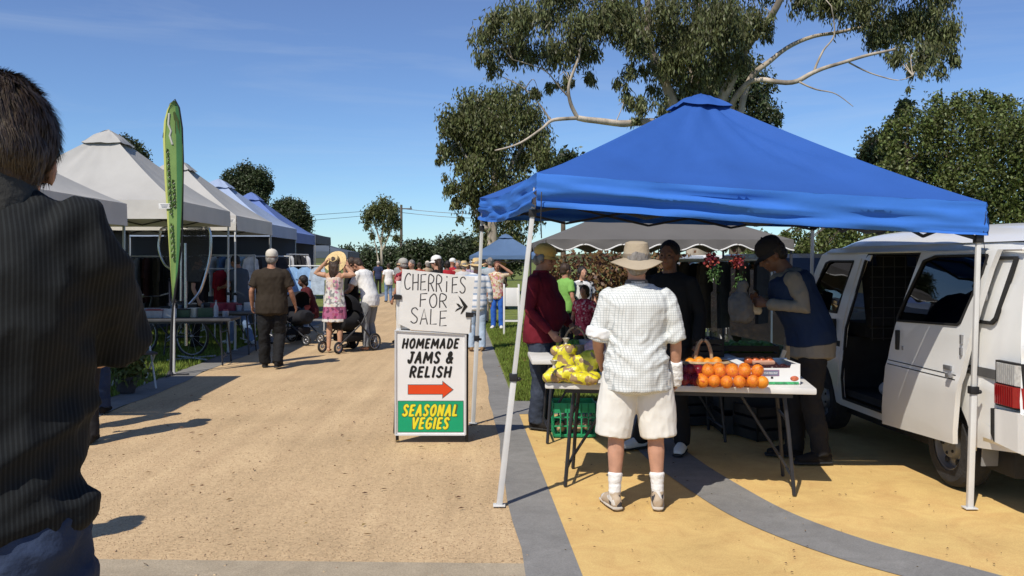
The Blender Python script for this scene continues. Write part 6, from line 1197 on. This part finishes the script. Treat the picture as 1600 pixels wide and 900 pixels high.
# tall dark hessian drape and jackets under grey canopy
def garment(m, x, z, w, h, d=.06, flare=1.1):
    sh_ = [(-w * .5, -.03), (-w * .2, .03), (w * .2, .03), (w * .5, -.03), (w * .62, -h * .42), (w * .46, -h * .45), (w * .42 * flare, -h), (-w * .42 * flare, -h), (-w * .46, -h * .45), (-w * .62, -h * .42)]
    m.prism([(x + a, -d / 2 + random.uniform(-.01, .01), z + b) for a, b in sh_], (0, d, 0)); return m
def rack(label, loc, rz, L, H, cols, grp='clothes racks under the left tents', hang=.75):
    g = thing('clothes_rack', label, 'clothes rack', loc, rz, grp); m = MB(); m.tube([(-L / 2, 0, H), (L / 2, 0, H)], .014, 8)
    for sx in (-1, 1): m.tube([(sx * L / 2, 0, H), (sx * L / 2, 0, .05)], .014, 8); m.tube([(sx * L / 2, -.25, .05), (sx * L / 2, .25, .05)], .014, 8)
    m.build('rail', alu_m, g); out = []
    for i, c in enumerate(cols):
        x = -L / 2 + L * (i + .5) / len(cols); t = thing('hanging_garment', None, None, (0, 0, 0), 0); bpy.data.objects.remove(t)
        mt = cloth('garment_%02d%02d%02d' % tuple(int(q * 99) for q in c), c, .25, .3, 9, 20); me = MB(); garment(me, 0, 0, .3, hang * random.uniform(.8, 1.1), .05); mesh = me.mesh(); mesh.materials.append(mt)
        o = link('hanging_garment', mesh, None, 60); o.matrix_world = Matrix.Translation(loc) @ Matrix.Rotation(rz, 4, 'Z') @ Matrix.Translation((x, 0, H - .06)) @ Matrix.Rotation(R(random.uniform(20, 70)), 4, 'Z')
        bpy.context.view_layer.update(); out.append(o)
        h_ = MB(); h_.tube([(0, 0, .02), (.01, 0, .06), (-.01, 0, .08)], .004, 4); h_.build('hanger', steel_m, o)
    return g, out
def named(objs, names, group):
    for o, n_ in zip(objs, names): tag(o, n_, 'garment', group)
blu = [(.25, .38, .55), (.6, .62, .64), (.12, .2, .36), (.55, .56, .58), (.3, .42, .55), (.62, .62, .6)]
cn = ['faded blue', 'pale grey', 'dark denim blue', 'silver grey', 'sky blue', 'off white']
_, o_ = rack('chrome rack of pale and blue clothes behind the grey blue shirted man', (at(350, 408, 18).x, 18.2, 0), R(8), 1.1, 1.72, blu); named(o_, [c + ' top hanging on the rack by the third white tent' for c in cn], 'clothes on the rack by the white tent')
_, o_ = rack('rack of dark clothes under the blue tents beside the cream capped man', (at(457, 408, 20).x, 20.5, 0), R(80), 1.2, 1.75, [(.5, .5, .5), (.02, .02, .02), (.02, .02, .025), (.55, .55, .57)]); named(o_, [c + ' garment on the rack of dark clothes at the blue tents' for c in ('first pale grey', 'jet black', 'charcoal', 'last pale silver')], 'clothes on the dark rack')
_, o_ = rack('low rail with light blue shirts facing the path left of the straw hat woman', (at(478, 408, 19).x, 18.9, 0), R(6), .8, 1.5, [(.3, .5, .78), (.32, .52, .8), (.5, .6, .7)], hang=.55); named(o_, [c + ' shirt on the low rail facing the path' for c in ('left bright blue', 'middle light blue', 'right pale blue')], 'blue shirts on the low rail')
for o in o_: o.rotation_euler.z = R(8); 
_, o_ = rack('rack with a red jacket and dark coats inside the banner tent', (at(325, 408, 16.9).x, 17.6, 0), R(30), .9, 1.45, [(.02, .02, .02), (.35, .02, .03), (.04, .06, .12)], hang=.9); named(o_, [c + ' on the rack inside the banner tent' for c in ('black coat', 'red jacket', 'navy coat')], 'coats in the banner tent')
_, o_ = rack('rack of dark jackets under the grey scalloped canopy', (at(1125, 408, 12).x, 11.8, 0), R(5), 1.3, 1.62, [(.03, .022, .016), (.045, .032, .022), (.02, .02, .02), (.05, .04, .03), (.02, .02, .022)], hang=.85, grp=None); named(o_, [c + ' jacket under the grey scalloped canopy' for c in ('leftmost dark brown', 'tan brown', 'black middle', 'fawn brown', 'rightmost black')], 'jackets under the grey canopy')
_, o_ = rack('rack of black coats behind the second vendor', (at(1062, 408, 11.5).x, 11.9, 0), R(2), .9, 1.6, [(.02, .02, .02), (.025, .025, .03), (.015, .015, .016)], hang=.9, grp=None); named(o_, [c + ' coat on the rack behind the second vendor' for c in ('left black', 'blue black', 'right black')], 'coats behind the second vendor')
dk = [(.02, .02, .022), (.05, .02, .02), (.03, .035, .06), (.015, .015, .015), (.08, .07, .06), (.2, .22, .25), (.03, .03, .03)]; dn = ['black', 'maroon', 'navy', 'jet', 'taupe', 'grey', 'soot']
for k, (px, Y, rz, wh) in enumerate([(262, 20.0, 10, 'first back row awning'), (300, 22.5, 15, 'second back row awning'), (236, 18.6, 60, 'near corner of the back row'), (405, 22.5, 70, 'pale blue tent'), (430, 25, 70, 'sharp peaked blue tent'), (395, 18.6, 20, 'rear of the third white tent')]):
    _, o_ = rack('dark crowded clothes rack under the ' + wh, (at(px, 408, Y).x, Y, 0), R(rz), 1.5, 1.7, [dk[(i * 3 + k) % 7] for i in range(6)], hang=1.05); named(o_, ['%s garment, %s on the rack under the %s' % (dn[(i * 3 + k) % 7], ['first', 'second', 'third', 'fourth', 'fifth', 'last'][i], wh) for i in range(6)], 'garments under the ' + wh)
# stall tables on the left
dkt = M('dark_table', (.06, .06, .065), .6, .2, 6); cloth_t = M('grey_tablecloth', (.09, .1, .11), .85, .15, 6)
lt = [table('trestle table under the banner tent beside the pole', (at(282, 408, 14).x, 14.0, 0), R(5), 1.7, .7, .72, dkt, group='stall tables on the left lawn'), table('stall table further back holding small goods, behind the banner', (at(330, 408, 15.6).x, 15.6, 0), R(4), 1.7, .7, .74, cloth_t, group='stall tables on the left lawn'), table('white plastic table low behind the black polo man\'s elbow', (at(185, 408, 13).x, 12.4, 0), R(10), 1.0, .6, .55, tabletop_m, group='stall tables on the left lawn'), table('dark table at the blue tents behind the walking man', (at(400, 408, 19.5).x, 19.6, 0), R(4), 1.7, .7, .74, dkt, group='stall tables on the left lawn')]
rr = random.Random(21)
gl = [M('good_%d' % i, c, .5, .2, 9) for i, c in enumerate([(.5, .5, .5), (.03, .03, .03), (.25, .03, .05), (.1, .14, .2), (.55, .5, .4), (.06, .1, .05), (.3, .3, .32)])]; gn = ['pale', 'black', 'red', 'slate', 'cream', 'dark green', 'grey']
kind_n = [('jar', 'jar'), ('storage_tub', 'tub'), ('bottle', 'bottle'), ('cardboard_box', 'box')]
cnt = 0
for ti, (tx, ty, tw, th_, where) in enumerate([(lt[0].location.x, 14.0, 1.5, .72, 'the table by the banner pole'), (lt[1].location.x, 15.6, 1.5, .74, 'the table behind the banner'), (lt[3].location.x, 19.6, 1.4, .74, 'the dark table at the blue tents'), (1.1, 8.3, .9, .745, 'the back table under the blue gazebo')]):
    for i in range(9 if ti < 3 else 5):
        x = tx - tw / 2 + tw * (i + .5) / (9 if ti < 3 else 5); y_ = ty + rr.uniform(-.18, .18); kd = rr.randrange(4); ci = rr.randrange(7); nm, ct = kind_n[kd]
        g = thing(nm, '%s %s standing %s from the left on %s' % (gn[ci], ct, ['first', 'second', 'third', 'fourth', 'fifth', 'sixth', 'seventh', 'eighth', 'ninth'][i], where), ct, (x, y_, th_), rr.uniform(0, 3), 'goods laid out on ' + where); m = MB(); q = MB()
        if kd == 0: m.lathe([(.001, 0), (.045, 0), (.048, .02), (.048, .09), (.04, .1), (.001, .1)], seg=14); q.lathe([(.042, .1), (.042, .12), (.001, .121)], seg=14)
        elif kd == 1: m.box((0, 0, .06), (.24, .17, .12), None, .015, 1.08); q.box((0, 0, .127), (.27, .2, .014), None, .005)
        elif kd == 2: m.lathe([(.001, 0), (.036, 0), (.038, .12), (.034, .16), (.014, .2), (.014, .24)], seg=14); q.lathe([(.016, .24), (.016, .265), (.001, .266)], seg=12)
        else: m.box((0, 0, .07), (.22, .16, .14), None, .003); q.box((0, 0, .142), (.03, .165, .003))
        m.build('container', gl[ci], g); q.build('lid' if kd < 3 else 'tape', gl[(ci + 3) % 7], g); cnt += 1
# bent tubular frame behind the banner
hf = thing('tubular_frame', 'curved chrome tube display frame with dark mesh behind the banner', 'display stand', (at(300, 408, 14.6).x, 14.6, 0), R(5)); o0 = Vector(hf.location)
def hq_(px, py): v = at(px, py, 14.6) - o0; return Vector((v.x, 0, v.z))
m = MB(); m.tube(smooth_line([hq_(*p) for p in [(296, 475), (312, 455), (322, 425), (328, 395), (327, 360), (315, 356), (260, 356), (252, 366), (250, 390), (258, 412), (268, 420)]], 5), .022, 8); m.tube([hq_(291, 540), hq_(290, 380)], .024, 8); m.tube([hq_(283, 470), hq_(284, 380)], .018, 8); m.build('tube_frame', M('chrome', (.5, .5, .52), .25, .1, 9, metal=.8), hf)
m = MB(); m.prism([hq_(*p) for p in [(260, 358), (326, 358), (325, 400), (312, 440), (290, 440), (262, 412), (252, 390)]], (0, .02, 0)); m.build('mesh_panel', netmat('dark_mesh', (.03, .03, .035), .16, 90), hf)
m = MB(); m.tube([(-.3, -.3, .02), (.3, .3, .02)], .02, 6); m.tube([(-.3, .3, .02), (.3, -.3, .02)], .02, 6); m.build('foot', steel_m, hf)
# bicycle leaning near, pram, second pram
def spoked(g, c, r, name='wheel'):
    m = MB(); pts = [Vector((0, r * math.cos(a), r * math.sin(a))) + Vector(c) for a in np.linspace(0, 2 * math.pi, 25)]; m.tube(pts, .018, 6, close=False); w = m.build(name, M('bike_tyre', (.03, .03, .03), .8), g); m = MB()
    for k in range(10): a = k * math.pi / 5; m.tube([Vector(c), Vector(c) + Vector((0, r * math.cos(a), r * math.sin(a)))], .003, 4)
    m.ball(c, .03, 8, 6); m.tube([Vector((0, (r - .022) * math.cos(a), (r - .022) * math.sin(a))) + Vector(c) for a in np.linspace(0, 2 * math.pi, 25)], .01, 6, close=False); m.build('rim', steel_m, w); return w
bi = thing('bicycle', 'bicycle with black frame parked on the lawn behind the banner', 'bicycle', (at(262, 408, 15.2).x, 15.2, 0), R(70)); spoked(bi, (0, -.5, .34), .33); spoked(bi, (0, .55, .34), .33); m = MB()
for a, b in [((0, -.5, .34), (0, -.05, .3)), ((0, -.05, .3), (0, -.2, .85)), ((0, -.5, .34), (0, -.17, .75)), ((0, -.17, .78), (0, .36, .8)), ((0, -.05, .3), (0, .38, .72)), ((0, .35, .9), (0, .55, .34)), ((0, .35, .9), (0, .33, 1.0))]: m.tube([a, b], .016, 8)
m.build('frame', black_m, bi); m = MB(); m.tube([(-.3, .25, 1.04), (-.2, .34, 1.0), (.2, .34, 1.0), (.3, .25, 1.04)], .014, 8); m.build('handlebar', steel_m, bi); m = MB(); m.box((0, -.24, .9), (.13, .26, .06), None, .025, .7); m.build('saddle', black_m, bi); m = MB(); m.tube([(.07, -.05, .3), (.07, .1, .22)], .012, 6); m.tube([(-.07, -.05, .3), (-.07, -.2, .38)], .012, 6); m.build('pedal_crank', steel_m, bi)
def pram(label, loc, rz, c):
    g = thing('pram', label, 'pram', loc, rz, 'prams on the path'); cm = cloth('pram_' + c[0], c[1]); m = MB(); m.tube([(0, -.25, .52), (0, -.05, .5), (0, .25, .62), (0, .36, .8)], [(.2, .14), (.22, .16), (.2, .14), (.17, .06)], 14, (1, 0, 0)); m.build('seat_shell', cm, g)
    m = MB(); m.add(*fabric_mesh(10, 12, lambda u, v: Vector((.23 * math.cos(math.pi * u), -.02 + .32 * math.cos(.3 + 1.5 * v) * (math.sin(math.pi * u) * .5 + .5) - .05, .62 + .40 * math.sin(.3 + 1.5 * v) * (math.sin(math.pi * u) ** .6 * .7 + .3))))); m.build('hood', cm, g, 180)
    m = MB()
    for sx in (-1, 1): m.tube([(sx * .25, .45, 1.0), (sx * .25, .1, .5), (sx * .22, -.42, .14)], .014, 8); m.tube([(sx * .25, .0, .55), (sx * .26, .4, .14)], .014, 8)
    m.tube([(-.25, .45, 1.0), (.25, .45, 1.0)], .018, 8); m.tube([(-.26, .4, .14), (.26, .4, .14)], .012, 6); m.build('frame', darkmetal_m, g)
    for sx in (-1, 1): spoked(g, (sx * .27, .4, .15), .14); spoked(g, (sx * .2, -.42, .1), .09)
    m = MB(); m.box((0, .05, .25), (.36, .5, .14), None, .04); m.build('basket', cm, g); return g
pram('black pram beside the man in grey shorts', (at(549, 408, 16.3).x, 15.95, 0), R(-35), ('black', (.015, .015, .016)))
pram('dark pram with large wheels parked at the blue tents', (at(468, 408, 17.6).x, 17.4, 0), R(60), ('charcoal', (.02, .02, .024)))
# chair, white display stand on the right lawn
def post_sign(label, loc):
    g = thing('display_board', label, 'display board', loc, R(2)); 
    for sx in (-1, 1): m = MB(); m.box((sx * .16, 0, .55), (.04, .04, 1.1), None, .004); m.build('post', white_m, g)
    m = MB(); m.box((0, .01, .82), (.29, .02, .4), None, .004); m.build('panel', white_m, g); m = MB(); m.box((0, 0, .3), (.3, .03, .04)); m.build('rail', white_m, g)
post_sign('white framed display board beside the woman in blue trousers', (at(799, 408, 19.5).x, 19.5, 0))
ch2 = thing('folding_chair', 'folding chair with white frame on the left lawn behind the black polo man', 'chair', (at(205, 408, 11.2).x, 11.3, 0), R(40)); m = MB(); m.box((0, 0, .44), (.44, .42, .03), None, .01); m.build('seat', dkt, ch2); m = MB(); m.box((0, .2, .75), (.42, .03, .3), None, .01); m.build('backrest', dkt, ch2)
for sx in (-1, 1): m = MB(); m.tube([(sx * .2, .22, .9), (sx * .2, -.2, 0)], .012, 6); m.tube([(sx * .2, -.16, .44), (sx * .2, .26, 0)], .012, 6); m.build('leg_pair', alu_m, ch2)
pt = thing('potted_plant', 'leafy pot plant on the grass beside the folding chair', 'plant', (at(180, 408, 10.6).x, 10.9, 0)); m = MB(); m.lathe([(.001, 0), (.1, 0), (.14, .2), (.13, .2), (.001, .17)], seg=18); m.build('pot', M('plant_pot', (.06, .05, .05), .8), pt); foliage([((0, 0, .34), (.2, .2, .18))], 900, .08, .025, green_leaf, pt, .3, .07, 12, 'foliage')
bpy.context.view_layer.update()

for o in bpy.data.objects:
    if o.parent and o.name.split('.')[0] in ('flag_lettering', 'flag_letter_edges', 'lettering', 'lettering_outline', 'handwriting', 'rim_hole', 'lens_rib', 'truss', 'flowers', 'fern_fronds'): o['kind'] = 'stuff'
# twigs and grit blown over the paving
n = 170; y = 4.6 + 4.5 * rng.random(n); x = .2 + 2.6 * rng.random(n); a = rng.uniform(0, 6.28, n); l = rng.uniform(.004, .016, n); d = np.stack([np.cos(a), np.sin(a)], 1); e = np.stack([-np.sin(a), np.cos(a)], 1) * .25; P2 = np.stack([x, y], 1)
V = np.zeros((n, 4, 3)); V[:, 0, :2] = P2 - d * l[:, None]; V[:, 1, :2] = P2 + e * l[:, None]; V[:, 2, :2] = P2 + d * l[:, None]; V[:, 3, :2] = P2 - e * l[:, None]; V[:, :, 2] = .002; V[:, 1, 2] = .007
o = np_mesh('paving_litter', V.reshape(-1, 3), np.arange(n * 4).reshape(n, 4), M('dry_leaf')); o['kind'] = 'stuff'
